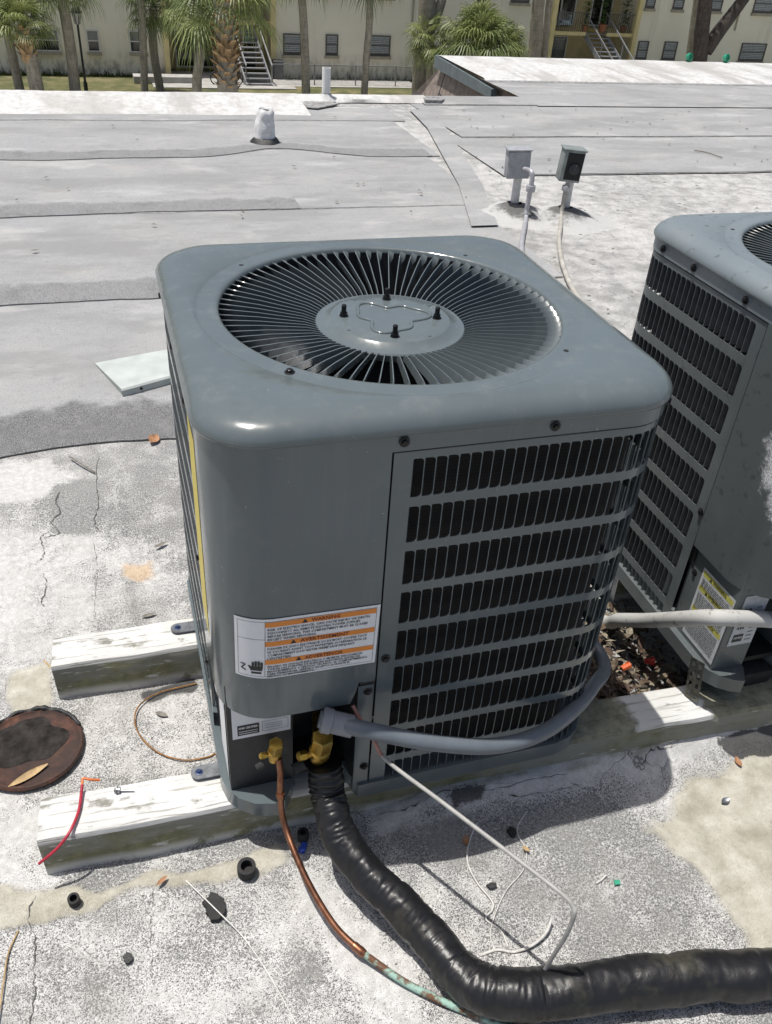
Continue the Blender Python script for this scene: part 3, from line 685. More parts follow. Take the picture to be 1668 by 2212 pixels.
dark = np.maximum(dark, mask([(0.0688, -0.3309, 0.0000), (0.1540, -0.3413, 0.0000), (0.1315, -0.3721, 0.0000), (0.0667, -0.3632, 0.0000)], .012, .02, 21)*.8)
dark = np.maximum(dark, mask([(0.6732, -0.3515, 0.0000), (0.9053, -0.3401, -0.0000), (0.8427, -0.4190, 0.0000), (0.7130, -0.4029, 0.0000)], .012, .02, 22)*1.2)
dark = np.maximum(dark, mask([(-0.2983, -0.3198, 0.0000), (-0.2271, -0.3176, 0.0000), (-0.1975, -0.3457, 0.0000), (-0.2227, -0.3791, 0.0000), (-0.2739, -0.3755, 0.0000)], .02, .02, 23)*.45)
dark = np.maximum(dark, mask([(-0.1017, -0.3601, 0.0000), (0.0781, -0.3585, 0.0000), (0.2323, -0.3923, 0.0000), (0.2078, -0.4238, 0.0000), (-0.0197, -0.4218, 0.0000), (-0.1091, -0.4183, 0.0000)], .02, .03, 24)*.42)  # darker band on the roof in front of the first unit
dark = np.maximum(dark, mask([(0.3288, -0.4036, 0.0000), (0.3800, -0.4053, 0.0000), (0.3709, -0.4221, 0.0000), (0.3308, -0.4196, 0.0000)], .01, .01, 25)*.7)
dark = np.maximum(dark, mask([(1.5214, 3.2131, 0.0000), (1.9178, 3.3963, 0.0000), (1.7358, 2.8707, 0.0000), (1.4622, 2.6128, 0.0000), (1.4200, 2.7578, 0.0000)], .06, .08, 26)*.42)
dark = np.maximum(dark, mask([(2.0646, 3.2928, 0.0000), (2.2601, 3.2304, 0.0000), (1.9995, 2.8421, 0.0000), (1.8669, 2.8565, 0.0000)], .05, .06, 27)*.42)
dark = np.maximum(dark, mask([(-0.7859, -0.4386, 0.0000), (-0.7019, -0.4297, 0.0000), (-0.6580, -0.4882, 0.0000), (-0.6978, -0.5586, 0.0000), (-0.7782, -0.5366, 0.0000)], .05, .05, 31)*.25)
moss = np.maximum(moss, mask([(-0.0336, -0.3192, 0.0000), (0.3674, -0.3286, 0.0000), (0.8685, -0.3036, 0.0000), (0.8509, -0.3268, 0.0000), (0.3633, -0.3573, 0.0000), (-0.0310, -0.3414, 0.0000)], .012, .015, 28)*.6)
crack = np.maximum(crack, mask([(-0.7470, 0.9648, 0.0000), (-0.5155, 0.9675, 0.0000), (-0.5418, 0.5900, 0.0000), (-0.7363, 0.6328, 0.0000)], .05, .05, 51)*.9)
crack = np.maximum(crack, mask([(-0.0763, -0.2695, 0.0000), (0.8685, -0.3036, 0.0000), (0.7842, -0.4145, 0.0000), (0.3579, -0.4462, 0.0000), (-0.1039, -0.4000, 0.0000)], .03, .03, 52)*.9)
rust = np.maximum(rust, mask([(-0.5146, 0.5447, -0.0000), (-0.4273, 0.5450, 0.0000), (-0.4146, 0.4841, 0.0000), (-0.4793, 0.4575, 0.0000), (-0.5172, 0.4883, 0.0000)], .02, .02, 29)*.75)
Z = (fbm(X, Y, 6, 4, 40)-.5)*.010*np.clip((1.0-Y)/.3, 0, 1)*np.clip((1.6-np.abs(X))/.5, 0, 1)
Z += .004*cream+.002*np.clip(white-.5, 0, 1)
cant = np.clip((Y+.43)/.09, 0, 1)*np.clip((X+.15)/.2, 0, 1)*(Y < -.27); Z += .035*cant*cant*(Y < -.2)
ridge = np.exp(-((X+.50)/.018)**2)*np.clip((Y-.25)/.1, 0, 1)*np.clip((1.05-Y)/.1, 0, 1); Z += .008*ridge
ny_, nx_ = X.shape
me = bpy.data.meshes.new('flat_roof')
idx = np.arange(nx_*ny_).reshape(ny_, nx_)
Fq = np.stack([idx[:-1, :-1], idx[:-1, 1:], idx[1:, 1:], idx[1:, :-1]], -1).reshape(-1, 4)
me.vertices.add(X.size); me.vertices.foreach_set('co', np.stack([X, Y, Z], -1).astype(np.float32).ravel())
me.loops.add(Fq.size); me.loops.foreach_set('vertex_index', Fq.ravel().astype(np.int32))
me.polygons.add(len(Fq)); me.polygons.foreach_set('loop_start', np.arange(0, Fq.size, 4, dtype=np.int32)); me.polygons.foreach_set('loop_total', np.full(len(Fq), 4, np.int32))
me.update(calc_edges=True)
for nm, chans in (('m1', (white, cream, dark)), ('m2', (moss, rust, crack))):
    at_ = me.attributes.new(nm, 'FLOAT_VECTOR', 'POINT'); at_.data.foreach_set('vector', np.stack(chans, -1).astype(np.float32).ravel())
me.polygons.foreach_set('use_smooth', [True]*len(me.polygons)); me.materials.append(M_roof)
roof = tag(add('flat_roof', me), 'worn white coated granule roof with patched seams', None, None, 'structure')

def zroof(x, y):
    return float(Z[min(ny_-1, int(np.searchsorted(gy, y))), min(nx_-1, int(np.searchsorted(gx, x)))])
M_crack = simple('open_crack', (.085, .082, .076), .95, 0, .3, 60)
for ck, wd in (([(-0.6911, -0.3447, 0.0000), (-0.6989, -0.3855, 0.0000), (-0.6875, -0.4336, 0.0000), (-0.6948, -0.4783, 0.0000), (-0.6893, -0.5241, 0.0000), (-0.6987, -0.5706, 0.0000)], .0022), ([(-0.5461, 1.0925, 0.0000), (-0.5554, 0.9503, 0.0000), (-0.5532, 0.8408, 0.0000), (-0.5655, 0.7524, 0.0000), (-0.5597, 0.6969, 0.0000)], .0030), ([(-0.6606, 0.9178, 0.0000), (-0.6727, 0.8658, 0.0000), (-0.6552, 0.8162, 0.0000), (-0.6790, 0.7700, 0.0000), (-0.6618, 0.7189, 0.0000), (-0.6943, 0.6945, 0.0000)], .0042),
               ([(-0.6831, 0.7235, 0.0000), (-0.7013, 0.6960, 0.0000), (-0.6933, 0.6332, 0.0000), (-0.7061, 0.5968, 0.0000)], .0028), ([(-0.6984, 0.5475, 0.0000), (-0.6908, 0.4943, 0.0000), (-0.6962, 0.4389, 0.0000), (-0.6905, 0.4170, -0.0000)], .0030), ([(-0.5691, 0.6569, 0.0000), (-0.5686, 0.5375, 0.0000), (-0.5769, 0.4292, 0.0000), (-0.5754, 0.3601, 0.0000)], .0012),
               ([(-0.0870, -0.3409, 0.0000), (-0.0145, -0.3489, 0.0000), (0.0640, -0.3440, 0.0000), (0.1588, -0.3537, 0.0000), (0.2296, -0.3536, 0.0000), (0.3206, -0.3582, 0.0000)], .0022), ([(0.4888, -0.3651, 0.0000), (0.5256, -0.3499, -0.0000), (0.5699, -0.3511, 0.0000), (0.6326, -0.3338, 0.0000), (0.7150, -0.3334, -0.0000)], .0024), ([(0.1894, -0.3759, 0.0000), (0.2678, -0.3814, 0.0000), (0.3499, -0.3829, 0.0000)], .0018),
               ([(-0.4981, -0.3911, 0.0000), (-0.5080, -0.4403, 0.0000), (-0.5062, -0.4979, 0.0000), (-0.5119, -0.5351, 0.0000)], .0010)):
    pts_ = spline([(p[0]+random.uniform(-.004, .004), p[1]+random.uniform(-.004, .004), 0) for p in ck], 7); V = []; n_ = len(pts_)
    for i, p in enumerate(pts_):
        d_ = (pts_[min(i+1, n_-1)]-pts_[max(i-1, 0)]).normalized(); s_ = Vector((-d_.y, d_.x, 0)); j_ = s_*random.uniform(-.0025, .0025); h_ = wd*.55*random.uniform(.1, 1.0)*(0.2 if i in (0, n_-1) else 1)
        for q_ in (-1, 1): e_ = p+j_+s_*h_*q_; V.append((e_.x, e_.y, zroof(e_.x, e_.y)+.0022))
    m = MB(); m.put(V, [(2*i, 2*i+1, 2*i+3, 2*i+2) for i in range(n_-1)]); m.build('crack', M_crack, roof)
def wav(x, s, amp, seed): return amp*(2*float(fbm(np.array([x]), np.array([seed*3.7]), s, 4, seed)[0])-1)
def sheet(name, x0, x1, lap, back, mat, z0, z1, seed, amp=.03, th=.0045, step=.06, backamp=0.0, bends=None):
    n = int((x1-x0)/step); m = MB(); V = []
    for i in range(n+1):
        x = x0+(x1-x0)*i/n; y = lap+wav(x, 1.3, amp, seed)+wav(x, 9, .008, seed+1)
        if bends: y += bends(x)
        yb = back+(wav(x, 1.5, backamp, seed+5)+wav(x, 11, .012, seed+7) if backamp else 0)+(bends(x) if bends and backamp else 0)
        V += [(x, y, z0-th), (x, y, z0+wav(x, 5, .0012, seed+9)), (x, y+.03, z0+.0005), (x, yb, z1)]
    m.put(V, [(4*i+j, 4*i+4+j, 4*i+5+j, 4*i+1+j) for i in range(n) for j in range(3)])
    ob = m.build(name, mat, roof, 30)
    if name == 'lap_band': at2 = ob.data.attributes.new('edge', 'FLOAT', 'POINT'); at2.data.foreach_set('value', [1.0, 1.0, .9, .0]*(n+1))
    return ob
xm = 1.55
bump_at = lambda x: .22*math.exp(-((x-.75)/.35)**2)
bend0 = lambda x: .05*math.sin((x+.9)*4.2)*math.exp(-((x+.5)/.7)**2)
laps = [1.13, 2.33, 3.52, 4.68, 5.80]; backs = [2.40, 3.60, 4.95, 5.88, 6.30]
for i, (l_, k_) in enumerate(zip(laps, backs)):
    sheet('membrane_sheet', -12, xm+.1*i, l_, k_, M_sheet, .0068 if i else .0045, .003, 60+10*i, (.035, .05, .05, .045, .04)[i], bends=(bend0, None, None, bump_at, None)[i])
    if i < 4: sheet('lap_band', -12, xm+.08*i-(1.1 if i in (0, 2) else 0 if i != 1 else 1.3), l_-.008, l_+(.27, .25, .25, .22)[i], M_band if i == 0 else M_band2, .0092 if i else .0072, .0088 if i else .0068, 60+10*i, (.035, .05, .05, .045)[i], .0055, .03, .05, (bend0, None, None, bump_at)[i])
    if i: sheet('lap_seam', -12, xm+.1*i, l_-.006, l_+.002, M_bitumen, .0046, .0046, 60+10*i, (.035, .05, .05, .045, .04)[i], .001, .03, .004, bump_at if i == 3 else None)
for i, (l_, k_) in enumerate(((4.13, 5.32), (5.22, 6.50), (6.44, 6.75))):
    sheet('membrane_sheet', xm+.12*i+.55, 20, l_, k_, M_sheet, .012, .004, 160+10*i, .02)
    sheet('lap_seam', xm+.12*i+.55, 20, l_-.012, l_+.002, M_bitumen, .0078, .0078, 160+10*i, .02, .001, .05, .003)
# diagonal joint between the two layings of sheet
m = MB(); pts_ = [(1.55, 3.1), (1.78, 3.9), (1.95, 4.7), (2.12, 5.5), (2.2, 6.2)]
for (xa, ya), (xb, yb) in zip(pts_, pts_[1:]):
    for k in range(6):
        f0, f1 = k/6, (k+1)/6; w_ = .16
        m.put([(xa+(xb-xa)*f0-w_/2, ya+(yb-ya)*f0, .0165), (xa+(xb-xa)*f0+w_/2, ya+(yb-ya)*f0, .0165), (xa+(xb-xa)*f1+w_/2, ya+(yb-ya)*f1, .0165), (xa+(xb-xa)*f1-w_/2, ya+(yb-ya)*f1, .0165)], [(0, 1, 2, 3)])
m.build('patch_strip', M_sheet, roof)
# raised, white coated edge
def edge(name, x0, x1, prof, mat, seed, amp=.02, step=.05, zamp=.006):
    n = int((x1-x0)/step); k = len(prof); V = []
    for i in range(n+1):
        x = x0+(x1-x0)*i/n
        for j, (y, z) in enumerate(prof): V.append((x, y+wav(x, 2.2, amp if j < 3 else amp*.3, seed+j), z+wav(x, 4, zamp if j > 0 else 0, seed+20+j)))
    m_ = MB(); m_.put(V, [(k*i+j, k*i+k+j, k*i+k+j+1, k*i+j+1) for i in range(n) for j in range(k-1)]); return m_.build(name, mat, roof, 40)
edge('white_edge', -12, 1.22, [(6.00, .006), (6.10, .022), (6.25, .034), (6.42, .066), (6.55, .070), (6.60, .05), (6.60, -.25)], M_coat, 300, .03)
edge('white_edge', 1.22, 2.40, [(6.50, .006), (6.54, .030), (6.60, .045), (6.66, .046), (6.70, .03), (6.70, -.25)], M_coat, 340, .03)
edge('grey_edge', 2.40, 3.42, [(6.45, .0125), (6.60, .025), (6.74, .028), (6.78, .01), (6.78, -.25)], M_sheet, 360, .01)
m = MB(); blob_ = [(1.28, 6.48), (1.20, 6.36), (1.24, 6.24), (1.32, 6.20), (1.42, 6.28), (1.56, 6.40), (1.50, 6.48)]
m.prism(blob_, .012, .020); m.build('mastic_patch', M_bitumen, roof)
m = MB(); m.prism([(2.36, 6.48), (2.50, 6.46), (2.56, 6.54), (2.50, 6.64), (2.38, 6.66)], .012, .040); m.build('mastic_patch', M_bitumen, roof)
def mound_mat():
    t = NT('tarred_flashing_mound'); o = t.gco(); ea = t.attr('edge').outputs['Fac']; n_ = t.noise(9, 6, .72, v=o); g_ = t.noise(520, 2, v=o)
    c = t.ramp(g_, [(.34, (.30, .30, .295)), (.5, (.42, .42, .412)), (.66, (.54, .54, .53))]); c = t.mix(t.math('MULTIPLY', t.smooth(n_, .5, .68), .4), c, (.26, .25, .215))
    f_ = t.smooth(t.math('ADD', ea, t.math('MULTIPLY_ADD', n_, 1.5, -.75)), .42, .85); c = t.mix(t.math('MULTIPLY', f_, .85), c, (.055, .053, .05)); t.set(Base_Color=c, Roughness=.9); t.bump(n_, .6, .02); return t.mat
M_mound = mound_mat()
for cx_, cy_, sd_ in ((1.836, 3.36, 1), (2.11, 3.25, 2)):
    m = MB(); V = []; nr, na = 7, 40; E_ = []
    for j in range(nr):
        f = j/(nr-1)
        for i in range(na):
            a = 2*PI*i/na; r_ = (.045+.30*f)*(1+.22*mnoise.noise((math.cos(a)*1.4, math.sin(a)*1.4, sd_*3)))*(1.0 if math.sin(a) < .2 else .75); V.append((cx_+r_*math.cos(a), cy_+r_*math.sin(a), .066*(1-f)**1.6-.004+.006*mnoise.noise((r_*9*math.cos(a), r_*9*math.sin(a), sd_)))); E_.append((1-f)**1.2)
    m.put(V, [(j*na+i, (j+1)*na+i, (j+1)*na+(i+1) % na, j*na+(i+1) % na) for j in range(nr-1) for i in range(na)]); ob = m.build('flashing_mound', M_mound, roof, 60)
    at2 = ob.data.attributes.new('edge', 'FLOAT', 'POINT'); at2.data.foreach_set('value', E_)
# right hand wing: flat part, white coated slope and its brown shingled end
m = MB(); m.put([(3.42, 6.40, .013), (20, 6.40, .013), (20, 7.80, .010), (3.42, 7.80, .010)], [(0, 1, 2, 3)]); m.build('membrane_sheet', M_sheet, roof)
edge('white_slope', 3.42, 20, [(7.68, .012), (7.74, .028), (8.4, .034), (9.05, .040), (9.16, .030), (9.18, -.06)], M_coat, 400, .025, .08, .004)
edge('lap_seam', 3.44, 20, [(7.60, .0125), (7.70, .0135)], M_bitumen, 402, .02, .06, 0)
M_shingle = simple('brown_shingle', (.20, .165, .145), .9, 0, .25, 14, .6, .01)
M_fascia = simple('slate_blue_fascia', (.10, .125, .135), .6, 0, .15, 10)
m = MB(); m.put([(3.40, 7.45, -.03), (3.40, 9.18, .030), (3.40, 9.18, -.10), (3.40, 7.45, -.12), (3.46, 7.45, -.03), (3.46, 9.18, .030), (3.46, 9.18, -.10), (3.46, 7.45, -.12)],
               [(0, 1, 2, 3), (4, 7, 6, 5), (0, 3, 7, 4), (3, 2, 6, 7), (1, 5, 6, 2), (0, 4, 5, 1)]); m.build('fascia_board', M_fascia, roof)
m = MB(); m.put([(3.52, 7.2, -.05), (3.52, 9.12, -.02), (3.34, 9.62, -.45), (3.22, 10.0, -1.0), (3.22, 7.2, -1.0)], [(0, 1, 2, 3, 4)])
m.put([(3.52, 9.12, -.02), (20, 9.12, -.02), (20, 10.0, -1.0), (3.22, 10.0, -1.0), (3.34, 9.62, -.45)], [(0, 1, 2, 3, 4)]); sh = m.build('shingle_slope', M_shingle, roof)
m = MB()
m.bar((3.50, 9.02, -.10), (3.335, 8.95, -.62), .014, .012); m.bar((3.42, 8.96, -.34), (3.395, 8.62, -.42), .01, .012); m.bar((3.52, 8.6, -.05), (3.40, 8.55, -.42), .008, .01); m.build('shingle_joint', M_tar, roof)
m = MB(); m.box((4, -0.7, -3.4), (31.9, 14.4, 6.2)); m.box((11.8, 8.0, -3.8), (16.2, 2.2, 5.4)); m.build('outer_wall', simple('stucco', (.5, .46, .36), .9, 0, .1, 3), roof)
# ================================================================== timbers
def wood(name, painted, mossy=False):
    t = NT(name); o = t.co(); gr = t.noise(1.0, 6, .68, v=t.mapping(o, (3, 45, 45)), dist=1.0); fine = t.noise(1.0, 4, .6, v=t.mapping(o, (14, 300, 300)))
    mid = t.noise(14, 5, .65)
    bare = t.ramp(gr, [(.3, (.19, .185, .155)), (.5, (.25, .245, .215)), (.72, (.32, .315, .28))])
    if painted:
        ln = t.noise(1.0, 4, .62, v=t.mapping(o, (5, 150, 150)), dist=.5)
        w = t.math('MULTIPLY', t.math('MULTIPLY_ADD', t.smooth(ln, .33, .43), .7, .3), t.smooth(t.math('ADD', t.math('MULTIPLY', gr, .5), t.math('MULTIPLY', mid, .5)), .36, .43))
        c = t.mix(w, bare, t.ramp(mid, [(.3, (.52, .52, .50)), (.7, (.70, .70, .69))]))
        c = t.mix(t.math('MULTIPLY', t.smooth(t.noise(7, 5, .7), .46, .66), .35), c, (.33, .32, .27))
        if mossy:
            xx = t.sep(o)[0]; mz = t.math('ADD', t.math('MULTIPLY', t.smooth(xx, .90, 1.02), t.smooth(xx, 1.20, 1.10)), t.smooth(xx, 1.29, 1.36)); mz = t.smooth(t.math('ADD', mz, t.math('MULTIPLY_ADD', mid, 1.6, -.8)), .35, .65); c = t.mix(t.math('MULTIPLY', mz, .85), c, t.ramp(t.noise(45, 5, .7), [(.35, (.075, .075, .030)), (.65, (.22, .215, .135))]))
        h = t.math('ADD', t.math('MULTIPLY', fine, .6), t.math('MULTIPLY', w, .4))
    else:
        x, y, z = t.sep(o)
        ms = t.smooth(t.math('ADD', t.math('MULTIPLY', t.noise(1.0, 5, .65, v=t.mapping(o, (4, 14, 14))), .75), t.math('MULTIPLY', mid, .35)), .45, .66)
        c = t.mix(.72, bare, (.27, .268, .225)); mcol = t.ramp(t.noise(30, 5, .7), [(.35, (.10, .10, .035)), (.65, (.24, .23, .11))]); c = t.mix(t.math('MULTIPLY', ms, .8), c, mcol)
        w = t.smooth(t.math('ADD', t.noise(1.0, 5, .7, v=t.mapping(o, (9, 30, 45))), t.math('MULTIPLY', fine, .12)), .64, .72)
        lo = t.smooth(z, .035, .012); c = t.mix(t.math('MAXIMUM', w, t.math('MULTIPLY', lo, t.smooth(mid, .38, .5))), c, (.56, .55, .51))
        h = t.math('ADD', gr, fine)
    t.set(Base_Color=c, Roughness=.9); t.bump(h, .7, .004); return t.mat
M_wtop = wood('white_painted_timber', True); M_wtop2 = wood('mossy_white_timber', True, True); M_wside = wood('mossy_bare_timber', False)
def beam(name, xa, xb, ya, w, h, rz, label, moss_top=None):
    n = max(20, int((xb-xa)/.012)); m = MB(); L = xb-xa; prof = [(-w/2, 0, 1), (-w/2, h-.012, 1), (-w/2+.004, h-.003, 0), (-w/2+.012, h, 0), (0, h, 0), (w/2-.012, h, 0), (w/2-.004, h-.003, 1), (w/2, h-.012, 1), (w/2, 0, 1)]
    k = len(prof); V = []
    for i in range(n+1):
        x = L*i/n
        for j, (y, z, _) in enumerate(prof):
            V.append((x+(.006*mnoise.noise((y*30, z*40, 2)) if i in (0, n) else 0), y+.005*mnoise.noise((x*9, z*30, ya)), max(0, z+.004*mnoise.noise((x*7, y*25, 5+ya)))))
    for i in range(n):
        for j in range(k-1): m.put([], []); m.f.append((k*i+j, k*i+k+j, k*i+k+j+1, k*i+j+1)); m.m.append(1 if prof[j][2] and prof[j+1][2] else (1 if j in (0, 7) else 0))
    m.v = V; m.f.append(tuple(range(k))); m.m.append(0); m.f.append(tuple(n*k+j for j in range(k))[::-1]); m.m.append(0)
    o = add(name, m.mesh(name, [M_wtop2 if moss_top else M_wtop, M_wside], 40), None, (xa, ya, -.004)); o.rotation_euler = (0, 0, rz)
    return tag(o, label, 'timber', 'timbers under the condensers')
beam('timber_beam', -.672, 1.62, -.262, .094, .103, R(-1.55), 'long white painted timber with mossy front face under the fronts of both condensers', True)
beam('timber_beam', -.655, .33, .153, .094, .103, R(-.5), 'short white painted timber under the rear of the cleaner condenser')
beam('timber_beam', .70, 1.62, .17, .094, .103, R(-.5), 'timber hidden beneath the rear of the weathered condenser')
M_rub = simple('black_rubber', (.02, .02, .02), .8, 0, .3, 60)
for x in (.76, 1.20):
    m = MB(); m.rbox((0, 0, 0), (.08, .06, .038), .004); o = tag(m.build('rubber_pad', M_rub, None, 30, loc=(x+.03, -.262, .1165)), 'black rubber pad between timber and weathered condenser' + (' near its left corner' if x < 1 else ' further right'), 'pad', 'pads under the weathered condenser')
    o2 = tag(add('rubber_pad', o.data, None, (x, .16, .1165)), 'black rubber pad on the rear timber below the weathered condenser' + (' at left' if x < 1 else ' at right'), 'pad', 'pads under the weathered condenser')
# mounting tabs of the first unit
for (y, ln) in ((.158, .050), (-.238, .050)):
    m = MB(); ply = [(-.350, y-.015), (-.350, y+.015)]+[(-.368-ln*.5+.015*math.cos(R(90+15*i)), y+.015*math.sin(R(90+15*i))) for i in range(13)]
    m.prism([(x, yy) for x, yy in ply], .0045, .0070); tb = m.build('mounting_tab', M_galv, unit1, 30)
    m = MB(); hex_screw(m, (0, 0, 0), (0, 0, 1), .0045); m.build('tab_screw', M_blue, tb, 30, loc=(-.393, y, .0070))

# ================================================================== valves, pipes and wiring of the first unit
def W(p): return (p[0]-U1[0], p[1]-U1[1], p[2]-U1[2])
def valve(cap_top, r, body_len):
    va = empty('service_valve', (0, 0, 0)); va.parent = unit1
    c = Vector(W(cap_top)); d = Vector((.06, -.20, 1)).normalized(); M = d.to_track_quat('Z', 'Y').to_matrix()
    m = MB(); m.lathe([(r*1.0, -r*1.7), (r*1.02, -r*1.6), (r*1.02, -.002), (r*.86, 0), (r*.5, .0006)], c, 6, M)
    cp = m.build('brass_cap', M_brass, va, 30)
    m = MB(); m.lathe([(r*.72, -body_len), (r*.72, -r*3.2), (r*1.0, -r*3.0), (r*1.0, -r*2.2), (r*.80, -r*2.1), (r*.80, -r*1.6)], c, 14, M)
    e = c-d*(r*2.6); m.tube([e, e+Vector((-r*1.0, -.003, .002)), e+Vector((-r*1.35, -.004, .003))], r*.34, 8); tip = e+Vector((-r*1.35, -.004, .003))
    m.lathe([(r*.42, -.002), (r*.5, r*.1), (r*.5, r*.7), (r*.34, r*.8)], tip, 6, Vector((-1, -.25, .3)).to_track_quat('Z', 'Y').to_matrix())
    bd = m.build('valve_body', M_brass, va, 30)
    m = MB(); m.cyl(c-d*body_len*.9, c-d*body_len*.9+Vector((0.02, .10, -.01)), r*.5, None, 10); m.build('pipe_stub', M_brass, va, 30)
    m = MB(); m.lathe([(r*.5, 0), (r*.5, r*1.1)], tip+Vector((-.004, -.006, -.014)), 10, Vector((-1, -.2, -.3)).to_track_quat('Z', 'Y').to_matrix()); m.build('black_dust_cap', M_rub, va, 30)
    return c-d*body_len
vs1 = valve((-0.2679, -0.3520, 0.2879), .0125, .055)
vs2 = valve((-0.1890, -0.3560, 0.2849), .0190, .075)
# copper liquid line
def copper():
    t = NT('copper_tube'); o = t.gco(); n_ = t.noise(60, 4, v=o); y = t.sep(o)[1]
    c = t.ramp(n_, [(.3, (.24, .10, .055)), (.7, (.38, .19, .11))]); dk = t.smooth(t.noise(18, 4, v=o), .44, .60); c = t.mix(t.math('MULTIPLY', dk, .55), c, (.10, .045, .03))
    t.set(Base_Color=c, Roughness=t.math('MULTIPLY_ADD', n_, .3, .22), Metallic=.85); return t.mat
M_cu = copper()
def verdigris():
    t = NT('verdigris_copper'); o = t.gco(); k = t.smooth(t.noise(35, 5, .65, v=o), .40, .56)
    t.set(Base_Color=t.mix(k, (.16, .085, .05), (.27, .42, .36)), Roughness=.75, Metallic=t.math('MULTIPLY_ADD', k, -.5, .5)); t.bump(k, .4, .001); return t.mat
M_verd = verdigris()
pts = [(-0.2645, -0.3520, 0.2475), (-0.2629, -0.3580, 0.2151), (-0.2660, -0.3720, 0.1812), (-0.2633, -0.3799, 0.1150), (-0.2522, -0.4371, 0.0850), (-0.2350, -0.4923, 0.0600), (-0.2108, -0.5474, 0.0380), (-0.1837, -0.5860, 0.0260), (-0.1521, -0.6218, 0.0180), (-0.1159, -0.6596, 0.0130), (-0.0669, -0.7017, 0.0110), (-0.0052, -0.7468, 0.0100), (0.0644, -0.8042, 0.0100), (0.1405, -0.8717, 0.0100)]
sp = spline(pts, 10); cut = 72
cl = empty('copper_line', tuple(sp[0]), 'bare copper refrigerant tube turning green where it lies on the roof', 'pipe')
m = MB(); m.tube(sp[:cut+1], .0057, 14); m.build('bright_tube', M_cu, cl, 60, origin=tuple(sp[0]))
m = MB(); m.tube(sp[cut:], .0060, 14); tag(m.build('green_tube', M_verd, cl, 60, origin=tuple(sp[0])), 'verdigris green lower length of tube')
m = MB(); m.tube(sp[20:23], [.0080, .0083, .0074], 14); m.build('brazed_joint', M_cu, cl, 60, origin=tuple(sp[0])); m = MB(); m.tube(sp[cut-3:cut+3], [.0067, .0074, .0074, .0078, .0076, .0066], 14); m.build('brazed_joint', M_cu, cl, 60, origin=tuple(sp[0]))
# black insulated suction line
def tape_mat():
    t = NT('black_tape_wrap'); o = t.gco(); n_ = t.noise(26, 5, .6, v=o); d = t.smooth(t.noise(7, 6, .7, v=o), .56, .72)
    c = t.mix(t.math('MULTIPLY', d, .38), (.0105, .0105, .0115), (.085, .078, .048)); t.set(Base_Color=c, Roughness=t.math('MULTIPLY_ADD', n_, .30, t.math('MULTIPLY_ADD', d, .2, .24)))
    t.b.inputs['Specular IOR Level'].default_value = .5; t.bump(t.noise(42, 3, .5, v=t.mapping(o, (1, 1, 1)), dist=.6), .35, .004); return t.mat
M_tape = tape_mat()
hp = [(-0.1841, -0.3520, 0.2053), (-0.1834, -0.3610, 0.1860), (-0.1824, -0.3775, 0.1500), (-0.1741, -0.4354, 0.1100), (-0.1382, -0.5052, 0.0850), (-0.0947, -0.5687, 0.0650), (-0.0574, -0.6304, 0.0500), (-0.0352, -0.6755, 0.0420), (-0.0159, -0.7042, 0.0410), (0.0227, -0.7264, 0.0410), (0.0798, -0.7426, 0.0410), (0.1774, -0.7601, 0.0440), (0.3175, -0.7828, 0.0440), (0.4621, -0.8156, 0.0440), (0.6462, -0.8550, 0.0440), (0.8913, -0.9081, 0.0440)]
hs = spline(hp, 34); NH = 44
rs = []
for i in range(len(hs)):
    f_ = i/len(hs); r_ = .0278+.0050*min(1, f_/.35)+.0060*min(1, max(0, (f_-.42)/.2)); rs.append(r_)
rs[0:4] = [.019, .023, .026, .0275]
def hose_mesh():
    m = MB(); m.tube(hs, rs, NH, 0, True); V = m.v; n_ = len(hs); acc = 0; out = []
    for i in range(n_):
        if i: acc += (hs[i]-hs[i-1]).length
        d0 = (hs[min(i+6, n_-1)]-hs[i]).normalized(); d1 = (hs[i]-hs[max(i-6, 0)]).normalized(); curv = min(1.0, (d0-d1).length/.35)
        for k in range(NH):
            p = Vector(V[i*NH+k]); c = hs[i]; dirn = (p-c); L_ = dirn.length; dirn.normalize(); a = 2*PI*k/NH
            lap = ((acc/.061+a/(2*PI)+.35*mnoise.noise((acc*6, 0, 9))) % 1.0); ridge = .0013*(1-lap)**2.0*(.4+1.2*abs(mnoise.noise((acc*9, 3, 1))))
            wob = .0052*mnoise.noise((acc*16, math.cos(a)*.8, math.sin(a)*.8+3)) + .0012*mnoise.noise((acc*55, math.cos(a)*2, math.sin(a)*2))
            wr = (.0008+.0046*curv)*(abs(mnoise.noise((acc*105+1.2*math.sin(a), math.cos(a)*1.1+7, math.sin(a)*1.1)))*-2.0+.5)
            pin = ((acc+.01*mnoise.noise((acc*7, 1, 4))) % .074)/.074; wr -= .0024*math.exp(-((pin-.5)/.05)**2)*(.3+1.2*abs(mnoise.noise((math.floor(acc/.074)*3.1, math.cos(a), math.sin(a)))))
            if i < 50: wr += .0016*math.sin(acc*520+2*math.sin(a))
            nx = c+dirn*(L_+ridge+wob+wr); nx.z = max(nx.z, .0035); out.append(tuple(nx))
    m.v = out; return m
o = single('insulated_suction_line', hose_mesh(), M_tape, tuple(hs[0]), 'thick black tape wrapped refrigerant line sweeping across the foreground', 'pipe', None, 50)
